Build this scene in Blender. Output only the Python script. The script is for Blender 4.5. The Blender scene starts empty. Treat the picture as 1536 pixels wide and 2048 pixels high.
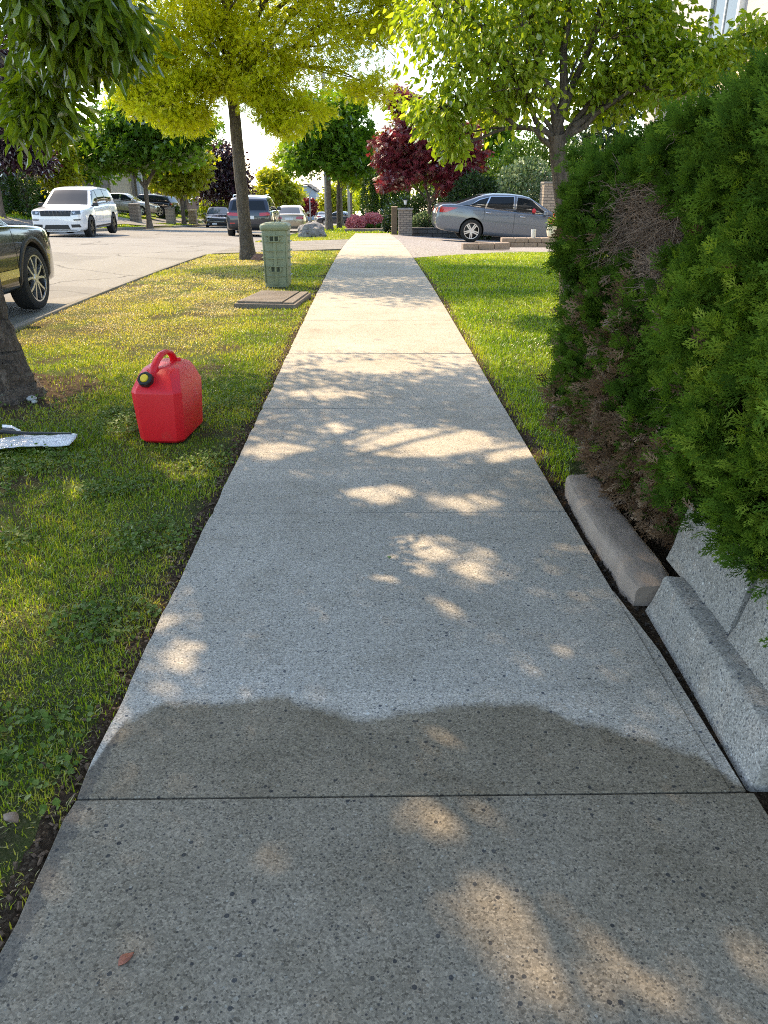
import bpy, bmesh, math, random
import numpy as np
from mathutils import Vector, Matrix
from mathutils.bvhtree import BVHTree
R = math.radians
SC = bpy.context.scene
COL = SC.collection

# ------------------------------------------------------------------ terrain
def prof(y):
    t = np.maximum(np.asarray(y, float) - 8.0, 0.0)
    return np.where(t < 16.15, -.0013*t*t, -.339-.042*(t-16.15))
def sstep(a, b, v):
    t = np.clip((np.asarray(v, float)-a)/(b-a), 0, 1); return t*t*(3-2*t)
KERB_IN, KERB_OUT, ROAD_FAR = -3.56, -3.66, -13.2
def gz(x, y):
    """height of the finished ground (lawns, yards); roads are laid by road_z"""
    x = np.asarray(x, float); y = np.asarray(y, float)
    z = prof(y)
    left = np.clip(-3.66-x, 0, 9.54)
    z = z + .018*left
    z = z - .03*sstep(-2.2, -3.4, x)*(x > -4)
    z = z + .85*sstep(-13.6, -20.0, x)
    z = z - .055*np.clip(x-.83, 0, 14)*sstep(15.5, 22, y)
    return z
def road_z(x, y):
    return gz(x, y) - .14
def Z(x, y): return float(gz(x, y))

# ------------------------------------------------------------------ objects
def tag(o, label=None, cat=None, group=None, kind=None):
    if label: o['label'] = label
    if cat: o['category'] = cat
    if group: o['group'] = group
    if kind: o['kind'] = kind
    return o
def empty(name, loc=(0, 0, 0), rz=0.0, label=None, cat=None, group=None):
    o = bpy.data.objects.new(name, None); COL.objects.link(o)
    o.location = loc; o.rotation_euler = (0, 0, rz); o.empty_display_size = .2
    return tag(o, label, cat, group)
def link(name, me, mats=None, parent=None):
    if mats is not None:
        for m in (mats if isinstance(mats, (list, tuple)) else [mats]): me.materials.append(m)
    o = bpy.data.objects.new(name, me); COL.objects.link(o)
    if parent is not None: o.parent = parent
    return o
def np_mesh(name, V, F, mat, parent=None, tint=None, smooth=False, sizes=None):
    """V (n,3); F (m,k) of one size; tint per vertex"""
    V = np.asarray(V, np.float32); F = np.asarray(F, np.int32)
    me = bpy.data.meshes.new(name)
    me.vertices.add(len(V)); me.vertices.foreach_set('co', V.ravel())
    k = F.shape[1]
    me.loops.add(F.size); me.loops.foreach_set('vertex_index', F.ravel())
    me.polygons.add(len(F))
    me.polygons.foreach_set('loop_start', np.arange(0, F.size, k, dtype=np.int32))
    me.polygons.foreach_set('loop_total', np.full(len(F), k, np.int32))
    if smooth: me.polygons.foreach_set('use_smooth', np.ones(len(F), bool))
    if tint is not None:
        a = me.attributes.new('tint', 'FLOAT', 'POINT'); a.data.foreach_set('value', np.asarray(tint, np.float32))
    me.update(calc_edges=True); me.validate()
    return link(name, me, mat, parent)

class MB:
    def __init__(s): s.v = []; s.f = []; s.m = []
    def add(s, V, F, mi=0):
        b = len(s.v); s.v += [tuple(map(float, p)) for p in V]
        for f in F: s.f.append([b+i for i in f]); s.m.append(mi)
        return s
    def box(s, c, d, rot=None, mi=0, taper=1.0):
        x, y, z = d[0]/2, d[1]/2, d[2]/2
        P = [(-x, -y, -z), (x, -y, -z), (x, y, -z), (-x, y, -z)] + [(a*taper, b*taper, z) for a, b in ((-x, -y), (x, -y), (x, y), (-x, y))]
        P = [Vector(p) for p in P]
        if rot is not None: P = [rot @ p for p in P]
        c = Vector(c); P = [p+c for p in P]
        return s.add(P, [(3, 2, 1, 0), (4, 5, 6, 7), (0, 1, 5, 4), (1, 2, 6, 5), (2, 3, 7, 6), (3, 0, 4, 7)], mi)
    def tube(s, pts, rad, n=8, mi=0, cap=True):
        V, F = tube_vf(pts, rad, n); s.add(V, F, mi)
        if cap:
            b = len(s.v)-len(V)
            s.f.append([b+i for i in range(n)][::-1]); s.m.append(mi)
            s.f.append([b+(len(pts)-1)*n+i for i in range(n)]); s.m.append(mi)
        return s
    def lathe(s, prof_, c=(0, 0, 0), n=20, axis='z', mi=0, caps=True):
        V = []
        for r, h in prof_:
            for i in range(n):
                a = 2*math.pi*i/n; p = (r*math.cos(a), r*math.sin(a), h)
                if axis == 'y': p = (p[0], p[2], p[1])
                if axis == 'x': p = (p[2], p[0], p[1])
                V.append((p[0]+c[0], p[1]+c[1], p[2]+c[2]))
        F = []
        for j in range(len(prof_)-1):
            for i in range(n):
                F.append((j*n+i, j*n+(i+1) % n, (j+1)*n+(i+1) % n, (j+1)*n+i))
        if caps: F.append(tuple(range(n))[::-1]); F.append(tuple((len(prof_)-1)*n+i for i in range(n)))
        return s.add(V, F, mi)
    def prism(s, poly, a, b, axis='y', mi=0):
        """poly of 2-D points extruded from a to b along axis"""
        def P(u, v, w):
            return {'y': (u, w, v), 'x': (w, u, v), 'z': (u, v, w)}[axis]
        n = len(poly)
        V = [P(u, v, a) for u, v in poly]+[P(u, v, b) for u, v in poly]
        F = [tuple(range(n)), tuple(range(n, 2*n))[::-1]]+[(i, i+n, (i+1) % n+n, (i+1) % n) for i in range(n)]
        return s.add(V, F, mi)
    def build(s, name, mats, parent=None, smooth=False, bevel=0, seg=2, fixn=True, auto=None):
        me = bpy.data.meshes.new(name); me.from_pydata(s.v, [], s.f)
        me.polygons.foreach_set('material_index', s.m)
        if fixn or bevel:
            bm = bmesh.new(); bm.from_mesh(me)
            if bevel:
                bmesh.ops.remove_doubles(bm, verts=bm.verts, dist=1e-5)
            bmesh.ops.recalc_face_normals(bm, faces=bm.faces)
            if bevel:
                ed = [e for e in bm.edges if len(e.link_faces) == 2 and e.calc_face_angle(0) > R(25)]
                bmesh.ops.bevel(bm, geom=ed, offset=bevel, segments=seg, affect='EDGES', profile=.5, clamp_overlap=True)
            bm.to_mesh(me); bm.free()
        if smooth:
            me.polygons.foreach_set('use_smooth', np.ones(len(me.polygons), bool))
            if auto:
                me.set_sharp_from_angle(angle=R(auto))
        me.update()
        return link(name, me, mats, parent)

def tube_vf(pts, rad, n=6):
    P = np.asarray(pts, float); m = len(P)
    rad = np.broadcast_to(np.asarray(rad, float), (m,)) if np.ndim(rad) else np.full(m, float(rad))
    T = np.gradient(P, axis=0); T /= np.linalg.norm(T, axis=1)[:, None]+1e-9
    up = np.array([0, 0, 1.]) if abs(T[0, 2]) < .9 else np.array([1., 0, 0])
    A = np.cross(T, up); 
    for i in range(m):
        if np.linalg.norm(A[i]) < 1e-3: A[i] = np.cross(T[i], [.3, 1, .2])
    A /= np.linalg.norm(A, axis=1)[:, None]; B = np.cross(T, A)
    a = np.arange(n)*2*np.pi/n
    V = P[:, None]+rad[:, None, None]*(np.cos(a)[None, :, None]*A[:, None]+np.sin(a)[None, :, None]*B[:, None])
    F = [(j*n+i, j*n+(i+1) % n, (j+1)*n+(i+1) % n, (j+1)*n+i) for j in range(m-1) for i in range(n)]
    return V.reshape(-1, 3), F

def copy_tree(o, parent=None):
    c = o.copy(); COL.objects.link(c)
    if parent is not None: c.parent = parent
    for ch in list(o.children): copy_tree(ch, c)
    return c

# ------------------------------------------------------------------ value noise for layouts
def vnoise(x, y, s, seed=0):
    x = np.asarray(x, float)*s; y = np.asarray(y, float)*s
    xi = np.floor(x).astype(np.int64); yi = np.floor(y).astype(np.int64)
    fx = x-xi; fy = y-yi; fx = fx*fx*(3-2*fx); fy = fy*fy*(3-2*fy)
    def h(a, b):
        n = (a*374761393+b*668265263+seed*982451653) & 0x7fffffff
        n = ((n ^ (n >> 13))*1274126177) & 0x7fffffff
        return ((n ^ (n >> 16)) & 0xffff)/65535.
    return (h(xi, yi)*(1-fx)+h(xi+1, yi)*fx)*(1-fy)+(h(xi, yi+1)*(1-fx)+h(xi+1, yi+1)*fx)*fy

# ------------------------------------------------------------------ materials
class NT:
    def __init__(s, name):
        s.m = bpy.data.materials.new(name); s.m.use_nodes = True
        s.t = s.m.node_tree; s.n = s.t.nodes; s.n.clear()
        s.out = s.n.new('ShaderNodeOutputMaterial')
    def N(s, typ, **kw):
        n = s.n.new('ShaderNode'+typ)
        for k, v in kw.items():
            if k in n.inputs: s.set(n.inputs[k], v)
            else: setattr(n, k, v)
        return n
    def set(s, inp, v):
        if isinstance(v, bpy.types.NodeSocket): s.t.links.new(v, inp)
        elif hasattr(v, 'outputs'): s.t.links.new(v.outputs[0], inp)
        else:
            if inp.type == 'RGBA' and len(v) == 3: v = (*v, 1)
            inp.default_value = v
    def ramp(s, fac, stops, interp='LINEAR'):
        n = s.n.new('ShaderNodeValToRGB'); n.color_ramp.interpolation = interp
        e = n.color_ramp.elements
        while len(e) < len(stops): e.new(.5)
        for i, (p, c) in enumerate(stops):
            e[i].position = p; e[i].color = (*c, 1) if len(c) == 3 else c
        s.set(n.inputs[0], fac); return n.outputs[0]
    def math(s, op, a, b=0.0, clamp=False):
        n = s.n.new('ShaderNodeMath'); n.operation = op; n.use_clamp = clamp
        s.set(n.inputs[0], a); s.set(n.inputs[1], b); return n.outputs[0]
    def mix(s, f, a, b, blend='MIX'):
        n = s.n.new('ShaderNodeMix'); n.data_type = 'RGBA'; n.blend_type = blend
        s.set(n.inputs[0], f); s.set(n.inputs[6], a); s.set(n.inputs[7], b); return n.outputs[2]
    def pos(s): return s.N('NewGeometry').outputs['Position']
    def objco(s): return s.N('TexCoord').outputs['Object']
    def noise(s, vec, scale, detail=3, rough=.55, out=0):
        n = s.N('TexNoise', Scale=scale, Detail=detail, Roughness=rough); s.set(n.inputs['Vector'], vec); return n.outputs[out]
    def voro(s, vec, scale, out='Distance', feature='F1', rnd=1.0):
        n = s.n.new('ShaderNodeTexVoronoi'); n.feature = feature
        s.set(n.inputs['Vector'], vec); n.inputs['Scale'].default_value = scale; n.inputs['Randomness'].default_value = rnd
        return n.outputs[out]
    def sep(s, vec):
        n = s.N('SeparateXYZ'); s.set(n.inputs[0], vec); return n.outputs
    def mapping(s, vec, scale=(1, 1, 1), rot=(0, 0, 0), loc=(0, 0, 0)):
        n = s.N('Mapping'); s.set(n.inputs[0], vec); n.inputs['Scale'].default_value = scale
        n.inputs['Rotation'].default_value = rot; n.inputs['Location'].default_value = loc; return n.outputs[0]
    def bump(s, h, strength=.4, dist=.01):
        n = s.N('Bump', Strength=strength, Distance=dist); s.set(n.inputs['Height'], h); return n.outputs[0]
    def pbsdf(s, **kw):
        n = s.n.new('ShaderNodeBsdfPrincipled')
        for k, v in kw.items(): s.set(n.inputs[k.replace('_', ' ')], v)
        return n
    def done(s, sh):
        s.t.links.new(sh.outputs[0] if hasattr(sh, 'outputs') else sh, s.out.inputs[0]); return s.m

def mat_plain(name, c, rough=.5, metal=0., var=.12, nscale=8., coat=0., spec=.5, bump=0.):
    t = NT(name); co = t.objco()
    n = t.noise(co, nscale, 4)
    col = t.mix(n, tuple(max(0, k*(1-var)) for k in c), tuple(min(1, k*(1+var)) for k in c))
    kw = dict(Base_Color=col, Roughness=rough, Metallic=metal, Coat_Weight=coat, Coat_Roughness=.03)
    if bump: kw['Normal'] = t.bump(t.noise(co, nscale*6, 4), bump, .01)
    p = t.pbsdf(**kw); p.inputs['Specular IOR Level'].default_value = spec
    return t.done(p)
def mat_leaf(name, stops, trans=.5, gloss=.12, tcol=None, rough=.45):
    """stops: list of colours along the per-leaf tint; light passes through"""
    t = NT(name); a = t.N('Attribute', attribute_name='tint').outputs['Fac']
    k = len(stops)-1
    col = t.ramp(a, [(i/k, c) for i, c in enumerate(stops)])
    d = t.N('BsdfDiffuse'); t.set(d.inputs[0], col)
    tr = t.N('BsdfTranslucent')
    if tcol: t.set(tr.inputs[0], t.mix(1.0, col, (*tcol, 1), 'MULTIPLY'))
    else: t.set(tr.inputs[0], col)
    m = t.N('MixShader'); m.inputs[0].default_value = trans; t.set(m.inputs[1], d); t.set(m.inputs[2], tr)
    g = t.N('BsdfGlossy'); g.inputs['Roughness'].default_value = rough; t.set(g.inputs[0], (1, 1, 1, 1))
    fr = t.N('Fresnel'); fr.inputs[0].default_value = 1.4
    f = t.math('MULTIPLY', fr.outputs[0], gloss*4, True)
    m2 = t.N('MixShader'); t.set(m2.inputs[0], f); t.set(m2.inputs[1], m); t.set(m2.inputs[2], g)
    return t.done(m2)
def mat_bark(name, c1, c2, scale=14., lich=None):
    t = NT(name); co = t.pos()
    wv = t.N('VectorMath', operation='ADD'); t.set(wv.inputs[0], co); t.set(wv.inputs[1], t.mix(1., t.noise(co, 11., 4, .6, out=1), (.14, .14, .14), 'MULTIPLY')); st = t.mapping(wv, (1, 1, .20))
    n = t.noise(st, scale, 6, .7); w = t.voro(st, scale*1.3, 'Distance', 'DISTANCE_TO_EDGE')
    col = t.ramp(n, [(.3, c1), (.7, c2)])
    col = t.mix(t.ramp(w, [(0, (.75,)*3), (.10, (0,)*3)]), col, tuple(k*.6 for k in c1))
    if lich: col = t.mix(t.math('MULTIPLY', t.math('GREATER_THAN', t.noise(co, 5., 4), .58), .6), col, lich)
    h = t.math('ADD', n, t.math('MULTIPLY', w, 1.2))
    return t.done(t.pbsdf(Base_Color=col, Roughness=.9, Normal=t.bump(h, .9, .03)))
def mat_paint(name, c, metal=.3, rough=.3, dirt=.0):
    t = NT(name); co = t.objco()
    n = t.noise(co, 1.7, 3)
    col = t.mix(t.math('MULTIPLY', n, .25), c, tuple(k*.8 for k in c))
    p = t.pbsdf(Base_Color=col, Metallic=metal, Roughness=rough, Coat_Weight=1.0, Coat_Roughness=.04)
    return t.done(p)
# ------------------------------------------------------------------ camera, sky, sun
cam = bpy.data.cameras.new('camera'); camo = bpy.data.objects.new('camera', cam); COL.objects.link(camo)
cam.sensor_fit = 'VERTICAL'; cam.sensor_height = 24; cam.sensor_width = 18; cam.lens = 24*1500/2048.
cam.clip_start = .05; cam.clip_end = 2000
camo.location = (0, 0, 1.3); camo.rotation_euler = (R(90-23.8), 0, R(-.94)); SC.camera = camo
SUN_AZ = (-.66, .75); SUN_EL = 50.
W = bpy.data.worlds.new('World'); SC.world = W; W.use_nodes = True
wn = W.node_tree.nodes; wn.clear()
sky = wn.new('ShaderNodeTexSky'); sky.sky_type = 'NISHITA'; sky.sun_disc = False
sky.sun_elevation = R(SUN_EL); sky.sun_rotation = math.atan2(SUN_AZ[0], SUN_AZ[1]) % (2*math.pi)
sky.air_density = .9; sky.dust_density = .7; sky.ozone_density = .6; sky.altitude = 300
bg = wn.new('ShaderNodeBackground'); bg.inputs[1].default_value = .15
wo = wn.new('ShaderNodeOutputWorld')
wb = wn.new('ShaderNodeMix'); wb.data_type = 'RGBA'; wb.blend_type = 'MULTIPLY'; wb.inputs[0].default_value = 1; wb.inputs[7].default_value = (1.07, 1.0, .88, 1)
W.node_tree.links.new(sky.outputs[0], wb.inputs[6]); W.node_tree.links.new(wb.outputs[2], bg.inputs[0]); W.node_tree.links.new(bg.outputs[0], wo.inputs[0])
sl = bpy.data.lights.new('sun', 'SUN'); sl.energy = 2.55; sl.angle = R(.53); sl.color = (1, .79, .52)
so = bpy.data.objects.new('sun', sl); COL.objects.link(so); so.location = (-20, 20, 40)
ce = math.cos(R(SUN_EL)); hz_ = math.hypot(*SUN_AZ)
so.rotation_euler = Vector((SUN_AZ[0]/hz_*ce, SUN_AZ[1]/hz_*ce, math.sin(R(SUN_EL)))).to_track_quat('Z', 'Y').to_euler()
SC.view_settings.view_transform = 'Standard'; SC.view_settings.look = 'None'
SC.view_settings.exposure = 1.93; SC.view_settings.gamma = 1.0
SC.cycles.max_bounces = 7; SC.cycles.diffuse_bounces = 4; SC.cycles.glossy_bounces = 3
SC.cycles.transmission_bounces = 5; SC.cycles.transparent_max_bounces = 6
SC.cycles.caustics_reflective = False; SC.cycles.caustics_refractive = False
SC.cycles.sample_clamp_indirect = 6; SC.cycles.filter_width = 1.05; SC.cycles.use_denoising = False

# ------------------------------------------------------------------ concrete
def mat_concrete(name, base=(.37, .365, .35), wet=False, grain=1.0, vert=False):
    t = NT(name); co = t.pos()
    c1 = t.voro(co, 260/grain, 'Color'); v = t.sep(c1)[0]
    col = t.ramp(v, [(0, tuple(k*.48 for k in base)), (.14, tuple(k*.76 for k in base)), (.5, base), (.86, tuple(min(1, k*1.22) for k in base)), (1, tuple(min(1, k*1.5) for k in base))])
    # darker and lighter pebbles showing at the surface
    d2 = t.voro(co, 62/grain, 'Distance'); r2 = t.sep(t.voro(co, 62/grain, 'Color'))
    peb = t.math('MULTIPLY', t.math('LESS_THAN', d2, .30), t.math('GREATER_THAN', r2[1], .935))
    col = t.mix(t.math('MULTIPLY', peb, .85), col, t.ramp(r2[0], [(0, (.05, .055, .07)), (.55, (.10, .11, .13)), (.8, (.2, .17, .13)), (1, (.7, .68, .62))]))
    d3 = t.voro(co, 120/grain, 'Distance'); r3 = t.sep(t.voro(co, 120/grain, 'Color'))
    peb3 = t.math('MULTIPLY', t.math('LESS_THAN', d3, .32), t.math('GREATER_THAN', r3[1], .82))
    col = t.mix(t.math('MULTIPLY', peb3, .8), col, t.ramp(r3[0], [(0, (.07, .075, .09)), (.7, (.13, .13, .135)), (.85, (.55, .54, .5)), (1, (.75, .74, .7))]))
    big = t.noise(co, 1.3, 5, .6); col = t.mix(t.ramp(big, [(.35, (0, 0, 0)), (.7, (1, 1, 1))]), col, t.mix(1.0, col, (.82, .81, .79), 'MULTIPLY'))
    st = t.noise(co, 4.2, 6, .65); col = t.mix(t.ramp(st, [(.52, (0,)*3), (.72, (.6,)*3)]), col, t.mix(1.0, col, (.72, .69, .64), 'MULTIPLY'))
    sid = t.math('FLOOR', t.math('DIVIDE', t.math('ADD', t.sep(co)[1], 4.78), 1.62)); wnz = t.N('TexWhiteNoise', noise_dimensions='1D'); t.set(wnz.inputs['W'], sid); col = t.mix(1.0, col, t.ramp(wnz.outputs[0], [(0, (.93, .93, .93)), (1, (1.04, 1.03, 1.02))]), 'MULTIPLY')
    br = t.noise(t.mapping(co, (1.2, 60, 1)), 2.0, 3); col = t.mix(.35, col, t.mix(1.0, col, t.ramp(br, [(.35, (.80, .80, .80)), (.6, (1.06, 1.06, 1.06))]), 'MULTIPLY'))
    h = t.math('ADD', t.math('MULTIPLY', v, .5), t.math('MULTIPLY', br, .6))
    rough = .85
    if wet:
        xyz = t.sep(co)
        fx = t.math('DIVIDE', t.math('ADD', xyz[0], .70), 1.58, True)
        ys = [(0, 1.40), (.035, 1.62), (.09, 1.685), (.18, 1.68), (.255, 1.70), (.28, 1.712), (.33, 1.66), (.43, 1.605), (.51, 1.64), (.59, 1.665), (.70, 1.67), (.80, 1.58), (.87, 1.53), (.935, 1.47), (1, 1.36)]
        b = t.ramp(fx, [(p, ((q-1.2)*1.6,)*3) for p, q in ys], 'EASE')
        wob = t.math('MULTIPLY', t.math('SUBTRACT', t.noise(co, 38., 6, .7), .5), .065)
        yy = t.math('MULTIPLY', t.math('SUBTRACT', t.math('ADD', xyz[1], wob), 1.2), 1.6)
        f = t.math('MULTIPLY', t.math('SUBTRACT', b, yy), 17., True)
        low = t.math('MULTIPLY', t.math('SUBTRACT', 1.322, xyz[1]), 60., True)
        drying = t.math('MULTIPLY', t.ramp(t.noise(co, 2.2, 4), [(.3, (.82,)*3), (.7, (1.,)*3)]), 1)
        f2 = t.math('MULTIPLY', f, t.math('SUBTRACT', 1., t.math('MULTIPLY', low, t.math('SUBTRACT', 1., drying))))
        # a dark damp margin along the left edge of the wet patch
        edge = t.math('MULTIPLY', t.math('LESS_THAN', xyz[0], t.math('ADD', -.655, t.math('MULTIPLY', wob, 1.2))), f)
        wetc = t.mix(1.0, col, t.ramp(t.noise(co, 5., 5, .6), [(.3, (.44, .405, .345)), (.7, (.58, .535, .465))]), 'MULTIPLY')
        pale = t.mix(1.0, col, (1.03, 1.04, 1.06), 'MULTIPLY')
        near = t.math('MULTIPLY', t.math('SUBTRACT', 1., t.math('MULTIPLY', t.math('SUBTRACT', yy, b), 1.6, True)), .8)
        col = t.mix(near, col, pale)
        col = t.mix(f2, col, wetc)
        col = t.mix(t.math('MULTIPLY', edge, .5), col, (.06, .058, .058))
        rough = t.math('SUBTRACT', .86, t.math('MULTIPLY', f2, .28))
    p = t.pbsdf(Base_Color=col, Roughness=rough, Normal=t.bump(h, .35, .004)); p.inputs['Specular IOR Level'].default_value = .08
    return t.done(p)
M = {}
M['walk'] = mat_concrete('sidewalk_concrete', (.44, .398, .338), wet=True)
M['conc'] = mat_concrete('kerb_concrete', (.25, .235, .21))
M['block'] = mat_concrete('block_concrete', (.33, .31, .28), grain=1.15)
t = NT('asphalt'); co = t.pos(); n = t.noise(co, .35, 5); n2 = t.sep(t.voro(co, 70, 'Color'))[0]
c = t.mix(n, (.235, .225, .20), (.29, .275, .245)); c = t.mix(.25, c, t.ramp(n2, [(0, (.08, .08, .08)), (1, (.45, .43, .40))]))
tr = t.noise(t.mapping(co, (1.3, .04, 1)), 1.0, 3); c = t.mix(t.math('MULTIPLY', tr, .35), c, (.17, .155, .14))
wv = t.N('VectorMath', operation='ADD'); t.set(wv.inputs[0], co); t.set(wv.inputs[1], t.noise(co, .8, 5, .6, out=1)); cw = t.voro(wv, .32, 'Distance', 'DISTANCE_TO_EDGE'); c = t.mix(t.ramp(cw, [(0, (.8,)*3), (.012, (0,)*3)]), c, (.06, .055, .05))
pt_ = t.noise(co, .22, 2); c = t.mix(t.ramp(pt_, [(.56, (0,)*3), (.575, (.45,)*3)]), c, (.17, .16, .145))
M['road'] = t.done(t.pbsdf(Base_Color=c, Roughness=.95, Specular_IOR_Level=.08, Normal=t.bump(n2, .3, .005)))
t = NT('aggregate_drive'); co = t.pos(); n2 = t.sep(t.voro(co, 45, 'Color'))[0]; n = t.noise(co, .6, 4)
c = t.ramp(n2, [(0, (.10, .095, .09)), (.4, (.26, .24, .225)), (.8, (.36, .33, .31)), (1, (.55, .52, .5))]); c = t.mix(t.math('MULTIPLY', n, .4), c, (.2, .18, .17))
M['drive'] = t.done(t.pbsdf(Base_Color=c, Roughness=.9, Specular_IOR_Level=.08, Normal=t.bump(n2, .4, .006)))
t = NT('lawn_soil'); co = t.pos(); xyz = t.sep(co)
n = t.noise(co, 9., 6, .7); f = t.noise(co, 2.2, 5, .6); fine = t.noise(co, 90., 4, .7)
soil = t.ramp(fine, [(.25, (.022, .015, .010)), (.5, (.07, .048, .032)), (.75, (.16, .115, .075))]); grit = t.sep(t.voro(co, 170, 'Color'))[0]; soil = t.mix(.5, soil, t.ramp(grit, [(0, (.02, .014, .01)), (.7, (.08, .055, .035)), (1, (.24, .18, .12))]))
grn = t.ramp(n, [(.3, (.045, .08, .012)), (.55, (.085, .13, .025)), (.8, (.19, .19, .065))])
c = t.mix(t.ramp(f, [(.38, (.12,)*3), (.66, (.72,)*3)]), soil, grn)
jx = t.math('ADD', xyz[0], t.math('MULTIPLY', t.math('SUBTRACT', t.noise(co, 6., 3), .5), .12))
st1 = t.math('MULTIPLY', t.math('MULTIPLY', t.math('GREATER_THAN', jx, -.765), t.math('LESS_THAN', jx, 0.)), t.math('LESS_THAN', xyz[1], 12.)); st2 = t.math('MULTIPLY', t.math('MULTIPLY', t.math('GREATER_THAN', jx, .7), t.math('LESS_THAN', jx, .93)), t.math('LESS_THAN', xyz[1], 12.))
tv = t.N('VectorMath', operation='DISTANCE'); t.set(tv.inputs[0], co); tv.inputs[1].default_value = (-2.55, 4.95, -.04); tdn = t.math('ADD', tv.outputs['Value'], t.math('MULTIPLY', t.noise(co, 4., 4), .5)); st3 = t.math('LESS_THAN', tdn, 1.02)
c = t.mix(t.math('MAXIMUM', t.math('MAXIMUM', st1, st2), st3), c, soil)
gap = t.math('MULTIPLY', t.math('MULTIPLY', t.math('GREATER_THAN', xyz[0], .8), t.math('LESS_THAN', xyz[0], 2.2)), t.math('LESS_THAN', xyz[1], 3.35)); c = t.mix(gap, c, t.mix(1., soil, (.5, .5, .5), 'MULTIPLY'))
M['ground'] = t.done(t.pbsdf(Base_Color=c, Roughness=.95, Specular_IOR_Level=.05, Normal=t.bump(t.math('ADD', fine, n), .8, .02)))

def sheet(name, outline_fn, xs, ys, zfn, mat, thick=0.0, kind='structure'):
    """grid of len(xs) x len(ys); outline_fn bends the unit grid"""
    X, Y = np.meshgrid(xs, ys, indexing='ij')
    if outline_fn: X, Y = outline_fn(X, Y)
    V = np.stack([X, Y, zfn(X, Y)], -1).reshape(-1, 3); nx, ny = len(xs), len(ys)
    I = np.arange(nx*ny).reshape(nx, ny)
    F = np.stack([I[:-1, :-1], I[1:, :-1], I[1:, 1:], I[:-1, 1:]], -1).reshape(-1, 4)
    o = np_mesh(name, V, F, mat, smooth=True); o['kind'] = kind; return o
ysG = np.concatenate([np.arange(-30, 0, 5.), np.arange(0, 40, .5), np.arange(40, 120, 2.5), np.arange(120, 400, 10), [400, 600, 900]])
xsG = np.array([-400, -150, -90, -60, -45, -35, -28, -24, -21, -19.5, -18, -16.5, -15, -14, -13.36, -13.25, -10, -7, -3.64, -3.52, -3.2, -2.5, -2., -1.6, -1.2, -.9, -.72, -.66, 0, .79, .86, 1.2, 1.8, 2.5, 3.5, 4.6, 6, 8, 11, 15, 20, 30, 60, 150, 400])
def zground(x, y):
    d = np.where((x > -13.3) & (x < -3.6), .30, np.where((x > -.7) & (x < .82) & (y < 37), .09, np.where(x > 0, .022, .034)))
    inx = (x > .82) & (x < 15) & (y > 15.5+.9*np.clip(x-.83, 0, 4)) & (y < 34)
    d = np.where(inx, .05, d)
    return gz(x, y) - d
sheet('ground', None, xsG, ysG, zground, M['ground'])
ysR = np.concatenate([np.arange(-30, 60, 1.), np.arange(60, 400, 5)])
sheet('road', None, np.array([-13.2, -11, -8.4, -6, -3.66]), ysR, road_z, M['road'])

# the sidewalk: one slab after another, joints open a few millimetres
rnd = random.Random(5)
sw = MB()
def slab(x0, x1, y0, y1, dz, tilt):
    nl = 26; L = []
    for i in range(nl+1):
        y = y0+(y1-y0)*i/nl
        j = (rnd.random()-.5)*.005+(.003*math.sin(y*7.1)*math.sin(y*2.3)); 
        if rnd.random() < .04: j += .009
        if i in (0, nl): j = .006
        L.append((x0+j, y))
    Rr = [(x1, y1), (x1, y0)]
    out = L+Rr
    top = [(x, y, float(prof(y0)+(prof(y1)-prof(y0))*(y-y0)/(y1-y0))+dz+tilt*(x)) for x, y in out]
    bot = [(x, y, z-.10) for x, y, z in top]; n = len(out)
    sw.add(top+bot, [tuple(range(n))[::-1], tuple(range(n, 2*n))]+[(i, (i+1) % n, n+(i+1) % n, n+i) for i in range(n)])
y = 1.32-1.62*2
while y < 35:
    slab(-.69, .83 if y > 1.2 else .882, y+(.0045 if abs(y-1.32) > .1 else .0028), y+1.62-(.0045 if y > 0 else .0028), rnd.uniform(-.003, .003), rnd.uniform(-.002, .002)); y += 1.62
sw.prism([(.8315, 1.325), (.868, 1.325), (.868, 1.9), (.836, 2.26), (.8315, 2.26)], -.1, -.003, axis='z')
tag(sw.build('sidewalk', M['walk'], bevel=.006, seg=2), kind='structure')

# kerbs, in lengths; dropped where the driveways cross
def kerb(name, x0, x1, segs, top):
    k = MB()
    for ya, yb, drop in segs:
        y = ya
        while y < yb-.1:
            y2 = min(yb, y+2.4); P = []
            for yy in (y+.006, y2-.006):
                zt = Z(x0 if x0 > -5 else x1, yy)+top-drop; zb = Z(x1, yy)-.3
                P += [(x0, yy, zb), (x1, yy, zb), (x1, yy, zt-.01), (x1*.7+x0*.3, yy, zt), (x0, yy, zt)]
            k.add(P, [(0, 1, 2, 3, 4), (9, 8, 7, 6, 5), (0, 5, 6, 1), (1, 6, 7, 2), (2, 7, 8, 3), (3, 8, 9, 4), (4, 9, 5, 0)])
            y = y2
    tag(k.build(name, M['conc'], bevel=.012), kind='structure')
kerb('kerb', KERB_IN, KERB_OUT, [(-6, 17.2, 0), (17.2, 25.2, .10), (25.2, 140, 0)], -.005)
kerb('far_kerb', -13.36, -13.2, [(-6, 33.5, 0), (33.5, 38, .1), (38, 49, 0), (49, 54, .1), (54, 140, 0)], .0)
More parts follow.
